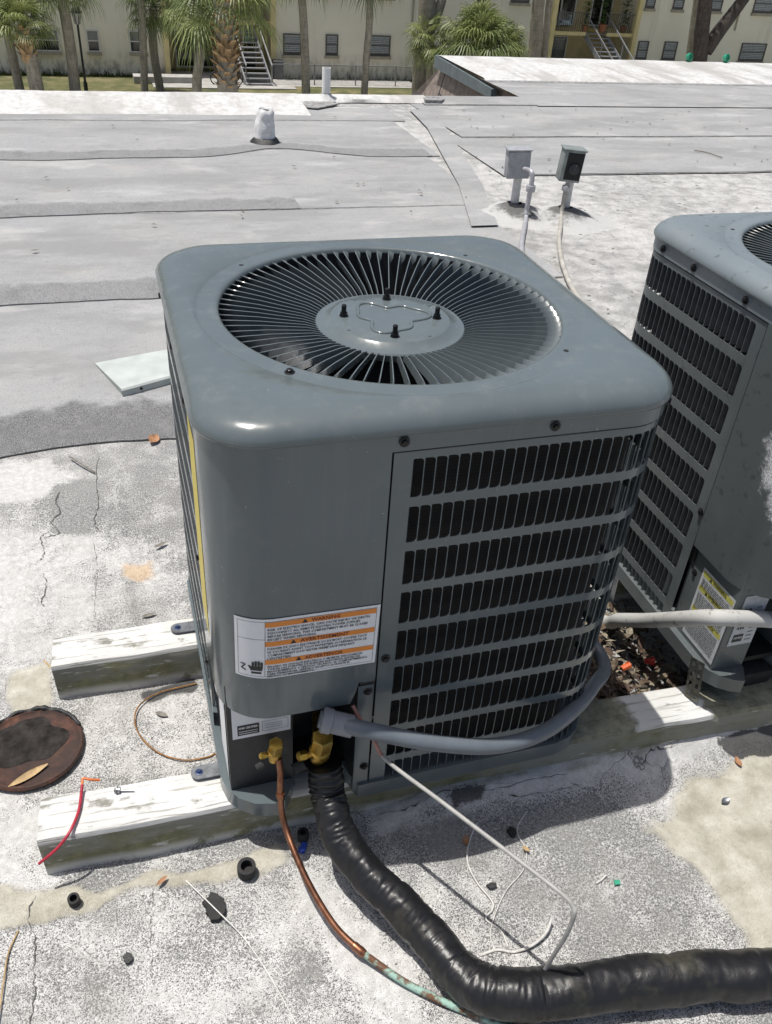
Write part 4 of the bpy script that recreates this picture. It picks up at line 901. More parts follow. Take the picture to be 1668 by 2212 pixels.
# grey conduit whip of the first unit
M_pvc = simple('grey_pvc', (.135, .155, .175), .38, 0, .08, 30); M_pvc2 = simple('grey_fitting', (.21, .222, .24), .42, 0, .08, 40)
def dusty_pvc():
    t = NT('dusty_grey_conduit'); o = t.gco(); n_ = t.noise(40, 5, .7, v=o); k = t.smooth(n_, .55, .68)
    t.set(Base_Color=t.mix(k, (.43, .43, .41), (.20, .20, .19)), Roughness=.75); t.bump(t.noise(220, 2, v=o), .3, .001); return t.mat
M_pvc3 = dusty_pvc()
cw = spline([(-0.1992, -0.3680, 0.3466), (-0.1777, -0.3760, 0.3418), (-0.1217, -0.4020, 0.3342), (-0.0200, -0.4200, 0.2969), (0.0942, -0.4220, 0.2559), (0.1941, -0.4050, 0.2365), (0.2829, -0.3650, 0.2270), (0.3726, -0.2950, 0.2007), (0.4556, -0.2000, 0.1632), (.415, -.05, .20), (.41, .2, .15), (.40, .42, .05), (.60, .62, .018), (1.0, 1.0, .018)], 12)
cr_root = empty('conduit_whip', tuple(cw[0]), 'smooth blue grey flexible conduit curving round the cleaner condenser', 'conduit')
m = MB(); m.tube(cw, .0142, 20); m.build('conduit', M_pvc, cr_root, 60, origin=tuple(cw[0]))
d = (cw[3]-cw[0]).normalized(); M3 = (-d).to_track_quat('Z', 'Y').to_matrix()
m = MB(); m.lathe([(.0175, -.045), (.0190, -.044), (.0190, -.010), (.0215, -.008), (.0215, .006), (.018, .008)], cw[0]+d*.012, 20, M3); m.build('conduit_fitting', M_pvc2, cr_root, 30, origin=tuple(cw[0]))
cd = spline([(.43, .46, .02), (.50, .25, .03), (0.6194, 0.0600, 0.0112), (0.6117, -0.0300, 0.0910), (0.6111, -0.1200, 0.1709), (0.5921, -0.2300, 0.2781), (0.5999, -0.2900, 0.3342), (0.6326, -0.3080, 0.3424), (0.7070, -0.3100, 0.3263), (0.8553, -0.3100, 0.2929), (1.0, -.308, .34)], 12)
single('dusty_conduit', MB().tube(cd, .0165, 20), M_pvc3, tuple(cd[0]), 'dusty pale grey conduit reaching from behind the cleaner condenser to the weathered one', 'conduit', None, 60)
# thermostat cable
M_sheath = simple('grey_cable_sheath', (.32, .315, .30), .5, 0, .12, 60); M_pink = simple('brown_pink_cable', (.34, .16, .13), .5, 0, .15, 60)
cb = spline([(-0.1395, -0.3550, 0.3486), (-0.1289, -0.3720, 0.3282), (-0.1125, -0.3980, 0.3027), (-0.0939, -0.4178, 0.2700), (-0.0341, -0.5132, 0.2700), (0.0382, -0.6272, 0.2680), (0.0872, -0.7041, 0.2650), (0.0992, -0.7252, 0.2580), (0.0998, -0.7324, 0.2450), (0.0971, -0.7327, 0.1900), (0.0933, -0.7256, 0.1200), (0.0864, -0.7209, 0.0520), (0.0502, -0.7266, 0.0200)], 10)
cbr = empty('control_cable', tuple(cb[0]), 'thin grey control cable poking out stiffly above the roof with pinkish upper end', 'cable')
m = MB(); m.tube(cb[:29], .0032, 10); m.build('bare_inner_cable', M_pink, cbr, 60, origin=tuple(cb[0]))
m = MB(); m.tube(cb[28:], .0036, 10); m.build('cable_sheath', M_sheath, cbr, 60, origin=tuple(cb[0]))
# perforated strap holding the second unit
bot = Vector((0.6417, -0.2884, 0.1030))+Vector((-.016, -.010, 0)); top = Vector((0.6550, -0.2620, 0.1955))+Vector((-.026, -.014, 0)); ax = (top-bot); L_ = ax.length; ax.normalize(); sd = Vector((.25, -.97, 0)); sd = (sd-ax*sd.dot(ax)).normalized(); nn = ax.cross(sd)
m = MB(); w_ = .034; cols = [-.5, -.36, -.12, .12, .36, .5]; rws = [0, .08, .20, .32, .44, .56, .68, .80, .92, 1.0]
def spt(c, r, o_): return bot+sd*(c*w_)+ax*(r*L_)+nn*o_
for i in range(5):
    for j in range(9):
        if i in (1, 3) and j in (1, 3, 5, 7): continue
        q = [spt(cols[i], rws[j], 0), spt(cols[i+1], rws[j], 0), spt(cols[i+1], rws[j+1], 0), spt(cols[i], rws[j+1], 0)]
        q2 = [p_+nn*.0022 for p_ in q]; m.put(q+q2, [(0, 3, 2, 1), (4, 5, 6, 7), (0, 1, 5, 4), (1, 2, 6, 5), (2, 3, 7, 6), (3, 0, 4, 7)])
sr = empty('perforated_strap', tuple(bot), 'rusty perforated steel strap leaning between timber and weathered condenser', 'bracket')
M_rustst = simple('rusty_galvanised_strap', (.13, .125, .10), .7, .4, .45, 90)
m.build('strap', M_rustst, sr, None, origin=tuple(bot)); m = MB(); hex_screw(m, spt(.0, .62, .002), nn, .005); m.build('strap_screw', M_zinc, sr, 30, origin=tuple(bot))

# ================================================================== things lying about on the roof
M_rust = None
def rustmat():
    t = NT('rusted_steel'); n_ = t.noise(30, 6, .7); k = t.smooth(t.noise(9, 5, .65), .45, .6)
    c = t.ramp(n_, [(.3, (.022, .012, .009)), (.5, (.065, .028, .019)), (.74, (.15, .065, .04))]); c = t.mix(t.math('MULTIPLY', k, .7), c, (.024, .018, .016))
    t.set(Base_Color=c, Roughness=.85); t.bump(n_, .5, .003); return t.mat
M_rust = rustmat()
M_tardull = simple('dull_tar', (.026, .023, .021), .95, 0, .5, 45, .8, .004, .2)
lid = empty('rusty_lid', (-.707, -.025, .002), 'round rusty metal lid smeared with black tar at left edge', 'lid')
m = MB(); m.lathe([(.086, 0), (.098, .003), (.102, .011), (.099, .0155), (.094, .0155), (.091, .012), (.086, .0105), (.04, .0115), (.0001, .0115)], (0, 0, 0), 64, None, 0, True, False); m.build('pan', M_rust, lid, 40)
m = MB(); V = []; nr_ = 48
for i in range(nr_):
    a = 2*PI*i/nr_; r_ = .064+.022*mnoise.noise((math.cos(a)*1.6, math.sin(a)*1.6, 4)); V.append((-.012+r_*1.1*math.cos(a), .018+r_*math.sin(a), .0118))
for kk, (s_, z) in enumerate(((.86, .0140), (.5, .0160))):
    for i in range(nr_): x, y, _ = V[i]; V.append((-.012+(x+.012)*s_, .018+(y-.018)*s_, z+.003*mnoise.noise((x*60, y*60, kk))))
V.append((-.012, .018, .0165))
m.put(V, [(j*nr_+i, j*nr_+(i+1) % nr_, (j+1)*nr_+(i+1) % nr_, (j+1)*nr_+i) for j in range(2) for i in range(nr_)]+[(2*nr_+i, 2*nr_+(i+1) % nr_, 3*nr_) for i in range(nr_)]); m.build('tar_smear', M_tardull, lid, 60)
m = MB(); ring_ = [(.1*math.cos(R(20+i*4)), .1*math.sin(R(20+i*4)), .015+.005*mnoise.noise((i*.3, 1, 2))) for i in range(36)]; m.tube(ring_, [.004+.004*abs(mnoise.noise((i*.4, 5, 1))) for i in range(36)], 8); m.build('tar_rim', M_tar, lid, 60)
def leaf(name, p, L, w, rz, mat, label, cat='leaf', curl=.2, tilt=0.1, group=None):
    m = MB(); n_ = 8; V = []
    for i in range(n_+1):
        f_ = i/n_; hw = w*math.sin(PI*min(.999, f_*.96+.02))**.8/2; z = .004+curl*L*(f_-.5)**2*1.2
        V += [(L*(f_-.5), -hw, z+hw*.5), (L*(f_-.5), 0, z), (L*(f_-.5), hw, z+hw*.5)]
    m.put(V, [(3*i+j, 3*i+3+j, 3*i+4+j, 3*i+1+j) for i in range(n_) for j in (0, 1)])
    o = add(name, m.mesh(name, mat, 60), None, p); o.rotation_euler = (tilt, 0, rz); return tag(o, label, cat, group)
M_leaf_tan = simple('dry_tan_leaf', (.40, .28, .14), .7, 0, .2, 90); M_leaf_or = simple('dry_orange_leaf', (.33, .17, .085), .7, 0, .25, 90); M_leaf_gr = simple('grey_leaf', (.20, .185, .16), .8, 0, .3, 90)
leaf('dry_leaf', (-0.7090, -0.0946, 0.0120), .080, .015, R(28), M_leaf_tan, 'long tan dry leaf lying over the rusty lid', curl=.15, tilt=.25)
leaf('dry_leaf', (-0.3802, 1.1433, 0.0040), .05, .034, R(60), M_leaf_or, 'orange dry leaf on the roof left of the cleaner condenser', curl=.5, tilt=.3)
leaf('dry_leaf', (-0.4806, -0.3769, 0.0060), .024, .008, R(35), M_leaf_or, 'small reddish dry leaf in front of the long timber', curl=.2)
leaf('dry_leaf', (-0.4523, 0.3273, 0.0010), .035, .011, R(10), M_leaf_gr, 'grey dry leaf against the back of the short timber')
leaf('dry_leaf', (-0.4486, 0.0084, 0.0020), .030, .011, R(-35), M_leaf_gr, 'grey dry leaf inside the wire ring')
leaf('dry_leaf', (-0.4015, 0.5971, 0.0020), .04, .012, R(30), M_leaf_gr, 'dark dry leaf behind the short timber beside the condenser')
for k, (p, w_) in enumerate((((0.5985, -0.3490, 0.0040), .018), ((0.6704, -0.3706, 0.0040), .016), ((0.6983, -0.4086, 0.0040), .014))):
    leaf('dry_leaf', p, .026, w_, R(40*k), (M_leaf_or, M_leaf_tan, M_leaf_or)[k], ('curled brown leaf at the foot of the mossy timber, nearest the cleaner condenser', 'tan leaf at the foot of the mossy timber, the middle of three', 'small orange leaf at the foot of the mossy timber, furthest right')[k], curl=.6)
leaf('dry_leaf', (0.6142, -0.4847, 0.0040), .022, .013, R(10), M_zinc, 'pale grey curled flake on the cream patch', 'flake', .5)
leaf('dry_leaf', (0.0714, -0.4380, 0.0040), .022, .012, R(70), M_leaf_or, 'brown leaf in the shade in front of the condenser', curl=.6)
leaf('dry_leaf', (0.1755, -0.4829, 0.0040), .016, .009, R(120), M_leaf_tan, 'small tan leaf beneath the control cable', curl=.6)
# wires and string
M_wred = simple('red_wire', (.36, .02, .04), .4, 0, .15, 90); M_worange = simple('orange_wire', (.55, .14, .03), .45, 0, .15, 90); M_wirerust = simple('rusty_wire', (.30, .15, .05), .6, .2, .3, 60); M_string = simple('white_string', (.62, .61, .58), .7, 0, .12, 90)
rw = spline([(-0.5678, -0.2110, 0.1060), (-0.5833, -0.2092, 0.1100), (-0.5958, -0.2055, 0.1120), (-0.5978, -0.2138, 0.1100), (-0.5999, -0.2321, 0.1080), (-0.6051, -0.2695, 0.1070), (-0.6193, -0.3059, 0.1060), (-0.6392, -0.3220, 0.0928), (-0.6591, -0.3280, 0.0797), (-0.6753, -0.3320, 0.0704)], 8)
rwr = empty('electrical_wire', tuple(rw[0]), 'short red wire with orange tip bent over the end of the long timber', 'wire')
m = MB(); m.tube(rw[26:], .0028, 8); m.build('red_wire', M_wred, rwr, 60, origin=tuple(rw[0])); m = MB(); m.tube(rw[:27], .0024, 8); m.build('orange_tip', M_worange, rwr, 60, origin=tuple(rw[0]))
single('wire_loop', MB().tube(spline([(-0.3479, -0.1136, 0.0040), (-0.3660, -0.1234, 0.0040), (-0.4137, -0.1210, 0.0040), (-0.4613, -0.0922, 0.0050), (-0.4943, -0.0440, 0.0080), (-0.5042, 0.0032, 0.0100), (-0.4904, 0.0448, 0.0080), (-0.4478, 0.0725, 0.0050), (-0.3672, 0.0820, 0.0040)], 8), .0016, 6), M_wirerust, (-0.4137, -0.1178, 0.0000), 'rusty copper wire ring lying between the two timbers', 'wire', None, 60)
def strand(pts, r, label, mat=None, name='loose_string'): single(name, MB().tube(spline(pts, 8), r, 6), mat or M_string, tuple(pts[0]), label, 'string' if mat is None else 'twig', None, 60)
strand([(-0.4397, -0.3830, 0.0030), (-0.3941, -0.4599, 0.0140), (-0.3558, -0.5155, 0.0030), (-0.3236, -0.5949, 0.0030), (-0.2964, -0.6818, 0.0030)], .0010, 'long white string running over the black scrap to the bottom edge')
strand([(0.2454, -0.3846, 0.0030), (0.1946, -0.4194, 0.0030), (0.1767, -0.4441, 0.0030), (0.1776, -0.4828, 0.0030), (0.1551, -0.5179, 0.0030), (0.1038, -0.5510, 0.0030), (0.0533, -0.6078, 0.0030), (0.0471, -0.6475, 0.0030)], .0011, 'thin pale string below the middle of the control cable')
strand([(0.1794, -0.3865, 0.0030), (0.1205, -0.3983, 0.0030), (0.0840, -0.4325, 0.0030), (0.0621, -0.4744, 0.0030), (0.0631, -0.5180, 0.0040), (0.0753, -0.5583, 0.0050), (0.0706, -0.5742, 0.0040), (0.0530, -0.5870, 0.0040), (0.0701, -0.6129, 0.0040), (0.0713, -0.6423, 0.0040)], .0017, 'curly white string in front of the condenser shade')
strand([(0.0181, -0.6435, 0.0040), (0.0508, -0.6436, 0.0060), (0.0763, -0.6537, 0.0060), (0.1102, -0.6535, 0.0100), (0.1412, -0.6415, 0.0140), (0.1598, -0.6233, 0.0180)], .0024, 'short white wire end curving up beside the black pipe')
strand([(0.2754, -0.5758, 0.0030), (0.2890, -0.5718, 0.0030), (0.3014, -0.5662, 0.0040)], .0016, 'tiny white wire scrap right of the control cable')
strand([(-0.6303, 1.0863, 0.0140), (-0.5937, 1.0311, 0.0140), (-0.5598, 0.9896, 0.0080)], .0028, 'thin brown twig across the dark lap band', M_leaf_gr, 'twig')
strand([(-0.6884, 0.2296, 0.0040), (-0.6539, 0.1716, 0.0030), (-0.6346, 0.1472, 0.0030)], .0018, 'thin pale twig beside the end of the short timber', M_leaf_tan, 'twig')
strand([(3.9597, 4.7175, 0.0200), (4.0253, 4.6286, 0.0200), (4.0519, 4.4864, 0.0200)], .004, 'thin curved twig on the pale roof behind the weathered condenser', M_leaf_gr, 'twig')
strand([(-0.7405, -0.5487, 0.0040), (-0.7351, -0.4849, 0.0050), (-0.7306, -0.4400, 0.0040), (-0.7168, -0.4032, 0.0030)], .0014, 'tan fibre at the lower left corner', M_leaf_tan, 'twig')
# offcuts of black pipe insulation
def offcut(p, r, h, rz, tilt, label):
    m = MB(); n_ = 24; m.lathe([(r*.62, h*.25), (r*.62, h), (r, h*.98), (r*1.02, h*.5), (r, 0), (r*.1, 0)], (0, 0, 0), n_, None, 0, False, False); m.put([(r*.62*math.cos(2*PI*i/n_), r*.62*math.sin(2*PI*i/n_), h*.25) for i in range(n_)], [tuple(range(n_))])
    o = add('foam_offcut', m.mesh('foam_offcut', M_rub, 40), None, p); o.rotation_euler = (tilt, 0, rz); return tag(o, label, 'offcut', 'offcuts of black pipe foam')
offcut((-0.3338, -0.3947, 0.0040), .0165, .024, 0, .10, 'largest black foam ring standing in front of the long timber')
offcut((-0.6268, -0.3771, 0.0040), .0100, .020, 0, .15, 'small black foam ring near the lower left corner of the timber')
offcut((-0.2215, -0.3537, 0.0030), .0105, .020, 0, -.1, 'black foam ring beside the copper tube')
m = MB(); V = [(.017*math.cos(2*PI*i/18)*(1+.75*mnoise.noise((i*1.3, 1, 1))), .024*math.sin(2*PI*i/18)*(1+.65*mnoise.noise((i*1.7, 2, 1)))) for i in range(18)]; m.prism(V, 0, .009)
tag(add('foam_offcut', m.mesh('foam_offcut', M_rub, 30), None, (-0.3977, -0.4467, 0.0020)), 'flat black foam scrap under the white string', 'offcut', 'offcuts of black pipe foam')
m = MB(); m.prism([(x*.42, y*.35) for x, y in V], 0, .006); tag(add('tar_crumb', m.mesh('tar_crumb', M_tar, 30), None, (-0.5451, -0.4979, 0.0020)), 'black tar crumb at lower left on the speckled roof', 'crumb')
m = MB(); m.prism([(x*.5, y*.22) for x, y in V], 0, .005); tag(add('tar_crumb', m.mesh('tar_crumb', M_tar, 30), None, (0.0862, -0.5327, 0.0030)), 'black tape scrap between the white strings', 'crumb')
m = MB(); m.prism([(x*.45, y*.4) for x, y in V], 0, .008); tag(add('tar_crumb', m.mesh('tar_crumb', M_tar, 30), None, (0.1658, -0.4406, 0.0020)), 'black crumb in the shade beneath the control cable', 'crumb')
single('blue_tape', MB().tube([(-0.2321, -0.3826, 0.0060), (-0.2259, -0.3738, 0.0080), (-0.2214, -0.3651, 0.0080)], [.006, .0065, .005], 8, 0, True, .5), simple('blue_plastic', (.02, .06, .36), .4, 0, .1, 60), (-0.2252, -0.3706, 0.0030), 'bit of blue tape by the foam ring beside the copper tube', 'tape', None, 50)
m = MB(); m.prism([(-.006, -.004), (.005, -.005), (.007, .003), (-.003, .005)], 0, .003); tag(add('green_scrap', m.mesh('green_scrap', simple('green_plastic', (.03, .30, .18), .5, 0, .1, 60)), None, (0.3131, -0.5841, 0.0020)), 'tiny green plastic scrap on the roof in front of the condenser', 'scrap')
# screw on the timber
m = MB(); p = Vector((-0.5377, -0.2397, 0.1040)); q = Vector((-0.5100, -0.2470, 0.1030)); d = (q-p).normalized(); m.cyl(p, q, .0024, .0012, 8); hex_screw(m, p-d*.001, -d, .0048); m.cyl(p, p+d*.004, .0062, .0062, 12)
single('loose_screw', m, M_zinc, tuple(p), 'loose zinc screw lying on top of the long timber', 'screw', None, 30)
# bent sheet-metal cover behind the unit
M_mint = simple('pale_mint_painted_sheet', (.42, .455, .435), .5, 0, .10, 12)
A = [Vector((-0.5414, 1.7257, 0.0100)), Vector((-0.4590, 1.4592, 0.0340)), Vector((-0.2014, 1.5686, 0.0340)), Vector((-0.2189, 1.8084, 0.0140))]
m = MB(); B_ = [A[1]+Vector((.002, -.006, -.033)), A[2]+Vector((.002, -.006, -.033))]; off = Vector((0, 0, -.003))
edge_mid = [A[1]+Vector((.0, -.006, -.006)), A[2]+Vector((.0, -.006, -.006))]
m.put([A[0], A[1], A[2], A[3], edge_mid[0], edge_mid[1], B_[0], B_[1]], [(0, 1, 2, 3), (1, 4, 5, 2), (4, 6, 7, 5)]); m.put([p_+off for p_ in (A[0], A[1], A[2], A[3])]+[e_+Vector((0, .003, 0)) for e_ in edge_mid+B_], [(3, 2, 1, 0), (2, 5, 4, 1), (5, 7, 6, 4)])
m.put([A[0], A[1], A[0]+off*1.0, A[1]+Vector((.004, 0, -.030))], [(0, 1, 3, 2)])
ml = empty('metal_cover', (-0.4606, 1.5083, 0.0000), 'pale mint bent sheet metal cover lying behind the cleaner condenser', 'metal sheet')
m.build('bent_sheet', M_mint, ml, 30, origin=tuple(ml.location)); m = MB(); m.lathe([(.005, 0), (.005, .002)], B_[0]*.75+B_[1]*.25+Vector((0, -.001, .018)), 12, Vector((0, -1, 0)).to_track_quat('Z', 'Y').to_matrix()); m.build('screw_hole', M_black, ml, None, origin=tuple(ml.location))
# leaf litter between the condensers
lm = [simple('litter_%d' % i, c, .8, 0, .3, 120) for i, c in enumerate(((.09, .062, .04), (.15, .12, .08), (.045, .035, .028), (.22, .19, .14), (.08, .05, .035)))]
m = MB()
for i in range(1100):
    x = random.uniform(.34, .72); y = random.uniform(-.225, .10); z = random.uniform(.004, .040)*(1.2 if x < .55 else .8); L_ = random.uniform(.006, .022); w_ = L_*random.uniform(.25, .6)
    M4 = Matrix.Rotation(random.uniform(0, 6.3), 3, 'Z') @ Matrix.Rotation(random.gauss(0, .45), 3, 'X') @ Matrix.Rotation(random.gauss(0, .45), 3, 'Y')
    m.put([M4 @ Vector(q)+Vector((x, y, z)) for q in ((-L_, 0, 0), (0, -w_, w_*.3), (L_, 0, 0), (0, w_, w_*.3))], [(0, 1, 2), (0, 2, 3)], random.randrange(5))
tag(m.build('leaf_litter', lm), 'brown leaf litter heaped between the two condensers', 'litter', None, 'stuff')
M_nut = [simple('orange_wire_nut', (.62, .12, .03), .45, 0, .06, 60), simple('red_wire_nut', (.42, .025, .02), .4, 0, .06, 60)]
for k, (p, rz) in enumerate((((0.5747, -0.1381, 0.0520), .2), ((0.6392, -0.1354, 0.0520), -.5))):
    m = MB(); M5 = Matrix.Rotation(rz, 3, 'Z') @ Matrix.Rotation(R(80), 3, 'Y'); m.lathe([(.0055, -.012), (.0065, -.010), (.0088, .010), (.0078, .011), (.0078, .004), (.001, .004)], (0, 0, 0), 8, M5, 0, True, False)
    m.put([M5 @ Vector(q) for q in ((.006, -.002, .010), (.014, -.002, .008), (.006, -.002, -.004), (-.006, .002, .010), (-.014, .002, .008), (-.006, .002, -.004))], [(0, 1, 2), (3, 4, 5)])
    tag(add('wire_nut', m.mesh('wire_nut', M_nut[k], 40), None, p), ('orange plastic wire connector lying on the leaf litter', 'red plastic wire connector on the leaf litter beside the weathered condenser')[k], 'wire connector', 'wire connectors on the litter')

# ================================================================== roof fittings
def disconnect(base, label, dark):
    bx_, by_, _ = base; r0 = empty('disconnect_box', (bx_, by_, .03), label, 'electrical box', 'disconnect boxes on posts')
    m_g = simple('box_grey_%d' % dark, (.33, .345, .36) if not dark else (.22, .245, .24), .5, .2, .15, 30)
    rzb = R(-12); M6 = Matrix.Rotation(rzb, 3, 'Z') @ Matrix.Rotation(R(-3 if not dark else 4), 3, 'Y')
    zc = .250 if not dark else .265; w_, d_, h_ = (.128, .085, .150) if not dark else (.118, .090, .168); OX = Vector((-.034, 0, 0))
    m = MB(); m.rbox(OX+Vector((0, 0, zc)), (w_, d_, h_), .004, 2, M6); bo = m.build('box', m_g, r0, 35)
    fr_ = OX+M6 @ Vector((0, -d_/2, 0))
    m = MB(); m.rbox(OX+M6 @ Vector((0, 0, h_/2+.003))+Vector((0, 0, zc)), (w_+.014, d_+.014, .010), .003, 1, M6); m.build('hood', m_g, bo, 35)
    m = MB(); m.lathe([(.024, -.02), (.024, .185)], (-.012, .012, .01), 18); m.build('post', simple('white_painted_post_%d' % dark, (.62, .62, .60), .7, 0, .12, 25), r0, 35)
    m = MB(); m.lathe([(.060, -.045), (.045, -.005), (.034, .015), (.028, .03)], (-.012, .012, 0), 20); m.build('tar_collar', M_tar, r0, 50)
    if dark:
        m = MB(); m.rbox(fr_+Vector((.008, -.001, zc)), (w_*.80, .006, h_*.86), .002, 1, M6); fc = m.build('black_face', M_black, bo, 30)
        m = MB(); m.lathe([(.030, 0), (.030, .007), (.022, .010)], fr_+Vector((.008, -.004, zc-.012)), 24, (M6 @ Vector((0, -1, 0))).to_track_quat('Z', 'Y').to_matrix()); m.rbox(fr_+Vector((.008, -.015, zc-.012)), (.012, .010, .05), .003, 1, M6 @ Matrix.Rotation(.4, 3, 'Y')); m.build('socket_cover', M_dark, bo, 30)
    else:
        m = MB(); m.rbox(fr_+Vector((0, -.002, zc)), (w_*.92, .005, h_*.93), .002, 1, M6); m.rbox(fr_+Vector((.004, -.004, zc+.055)), (.022, .008, .012), .002, 1, M6); m.build('door', m_g, bo, 30)
    return r0
D1 = (1.85, 3.35, 0); D2 = (2.125, 3.24, 0)
d1 = disconnect(D1, 'closed light grey disconnect box on a white post', 0); d2 = disconnect(D2, 'grey disconnect box with open black face on a white post', 1)
M_emt = simple('grey_emt', (.40, .40, .42), .45, .3, .12, 30); M_emt2 = simple('dusty_tan_conduit', (.36, .345, .31), .7, 0, .2, 20)
e1 = spline([(1.835, 3.30, .262), (1.842, 3.225, .268), (1.846, 3.205, .248), (1.846, 3.20, .20), (1.843, 3.20, .10), (1.838, 3.195, .05), (1.815, 3.14, .022), (1.652, 2.825, .018), (1.53, 2.553, .018), (1.2, 1.8, .018), (.8, 1.0, .018)], 8)
er = empty('elbow_conduit', (1.88, 3.21, .02), 'grey conduit with elbow dropping from the closed disconnect box', 'conduit')
m = MB(); m.tube(e1, .0135, 14); m.build('conduit', M_emt, er, 60, origin=tuple(er.location)); m = MB(); m.lathe([(.024, 0), (.026, .006), (.026, .028), (.024, .034)], (1.846, 3.20, .165), 16); m.build('coupling', M_emt, er, 30, origin=tuple(er.location))
e2 = spline([(2.070, 3.205, .20), (2.068, 3.205, .15), (2.066, 3.20, .08), (2.05, 3.17, .035), (1.98, 3.03, .022), (1.859, 2.802, .019), (1.711, 2.464, .019), (1.593, 2.107, .019), (1.519, 1.744, .019), (1.40, 1.35, .019), (1.15, .9, .019), (.9, .6, .019)], 8)
er = empty('straight_conduit', (2.07, 3.20, .02), 'dusty tan conduit running from the open faced box along the roof', 'conduit')
m = MB(); m.tube(e2, .0125, 14); m.build('conduit', M_emt2, er, 60, origin=tuple(er.location)); m = MB(); m.lathe([(.022, 0), (.024, .006), (.024, .02), (.022, .026)], (2.069, 3.205, .165), 16); m.build('coupling', M_emt, er, 30, origin=tuple(er.location))
# vent stub with wrapped flashing
vp = empty('vent_stub', (.69, 5.10, 0), 'short white wrapped vent stub with dark tar at its foot', 'vent')
m = MB(); n_ = 28; prof = [(.078, .0), (.072, .03), (.072, .07), (.066, .10), (.067, .13), (.058, .16), (.062, .185), (.052, .205), (.046, .215), (.040, .21), (.038, .15)]; m.lathe(prof, (0, 0, .01), n_, None, 0, False, True)
m.v = [(x*(1+.22*mnoise.noise((x*26, y*26, z*22))), y*(1+.22*mnoise.noise((x*26, y*26, z*22+4))), z+(.012*mnoise.noise((x*30, y*30, 9)) if z > .15 else 0)) for x, y, z in m.v]; m.build('wrapped_flashing', simple('white_flashing_coat', (.72, .72, .71), .7, 0, .12, 25, .5, .004), vp, 60)
m = MB(); m.lathe([(.105, .004), (.092, .022), (.078, .034), (.070, .03)], (0, 0, .006), 28, None, 0, False, False); m.v = [(x*(1+.15*mnoise.noise((x*14, y*14, 1))), y*(1+.15*mnoise.noise((x*14, y*14, 3))), z) for x, y, z in m.v]; m.build('tar_collar', M_tar, vp, 60)
m = MB(); m.lathe([(.037, .212), (.037, .2125)], (0, 0, .0), 20); m.build('dark_mouth', M_tar, vp)
vp = empty('white_vent_pipe', (1.485, 6.58, .03), 'thin white vent pipe standing at the far roof edge', 'vent')
m = MB(); m.lathe([(.036, 0), (.036, .235), (.030, .235), (.030, .15)], (0, 0, 0), 20, None, 0, False, True); m.build('pipe', simple('white_pvc', (.76, .76, .74), .5, 0, .06, 20), vp, 40); m = MB(); m.lathe([(.10, -.015), (.06, .012), (.042, .035)], (0, 0, 0), 20, None, 0, False, False); m.build('flashing_boot', M_coat, vp, 50)
M_grn = simple('green_glass', (.03, .28, .16), .25, 0, .15, 30)
for k, px_ in enumerate(((6.7097, 9.2403, 0.0400), (7.2525, 9.3119, 0.0400))):
    gr_ = empty('green_roof_lamp', (px_[0], 9.05, .035), ('left', 'right')[k]+' one of two small green round fixtures on the white roof ridge', 'lamp', 'green fixtures on the ridge')
    m = MB(); m.lathe([(.030, .0), (.033, .01), (.02, .02), (.02, .035)], (0, 0, 0), 16); m.build('foot', M_grn, gr_, 40)
    m = MB(); M7 = Vector((.3, -.9, .25)).to_track_quat('Z', 'Y').to_matrix(); m.lathe([(.02, -.04), (.037, -.027), (.046, .013), (.044, .027), (.037, .028), (.034, .013)], (0, 0, .058), 18, M7); m.build('head', M_grn, gr_, 40)
# flecks of debris on the pale roof
m = MB()
for i in range(260):
    x = random.uniform(-2, 8); y = random.uniform(1.3, 6.3); x = x if random.random() < .35 else random.uniform(1.0, 7.5)
    if y < 4.2 and x > 1.0 and random.random() < .3: x = random.uniform(.8, 3)
    r_ = random.uniform(.006, .022); a = random.uniform(0, 6); z = .0185
    m.put([(x+r_*math.cos(a), y+r_*math.sin(a), z), (x-r_*.4*math.sin(a), y+r_*.4*math.cos(a), z+.006), (x-r_*math.cos(a), y-r_*math.sin(a), z), (x+r_*.4*math.sin(a), y-r_*.4*math.cos(a), z+.002)], [(0, 1, 2, 3)])
tag(m.build('roof_debris', M_leaf_gr), 'scattered dark flecks of debris over the pale roof', 'debris', None, 'stuff')
# ================================================================== ground and apartment building across the yard
GZ = -6.55; FY = 48.7
def grass_mat():
    t = NT('dry_lawn'); o = t.gco(); a_ = t.noise(.9, 6, .65, v=o); b_ = t.noise(14, 4, .7, v=o)
    c = t.ramp(a_, [(.34, (.05, .062, .022)), (.5, (.125, .125, .05)), (.66, (.25, .205, .11))]); c = t.mix(t.math('MULTIPLY', b_, .5), c, (.05, .06, .02))
    t.set(Base_Color=c, Roughness=.95); t.bump(b_, .6, .05); return t.mat
m = MB(); m.put([(-300, -200, GZ), (300, -200, GZ), (300, 400, GZ), (-300, 400, GZ)], [(0, 1, 2, 3)]); gnd = tag(m.build('ground', grass_mat()), 'patchy lawn between the buildings', None, None, 'structure')
M_conc = simple('pale_concrete', (.36, .35, .33), .9, 0, .15, 2)
m = MB(); m.put([(-60, 10, GZ+.006), (80, 10, GZ+.006), (80, 40, GZ+.006), (-60, 40, GZ+.006)], [(0, 1, 2, 3)]); tag(m.build('bounce_ground', simple('bounce_concrete', (.62, .61, .57), .9, 0, .12, 1)), 'unseen pale ground added to bounce light onto the building opposite', None, None, 'structure')  # unseen pale ground, added to bounce light up onto the facade
m = MB(); m.box((5.9, 47.6, GZ+.02), (7.0, 4.6, .05)); tag(m.build('path', M_conc), 'concrete landing before the stair bay', None, None, 'structure')
m = MB(); m.box((12.5, 47.2, GZ+.012), (7.5, 2.2, .03)); tag(m.build('path', M_conc), 'concrete path along the wall', None, None, 'structure')
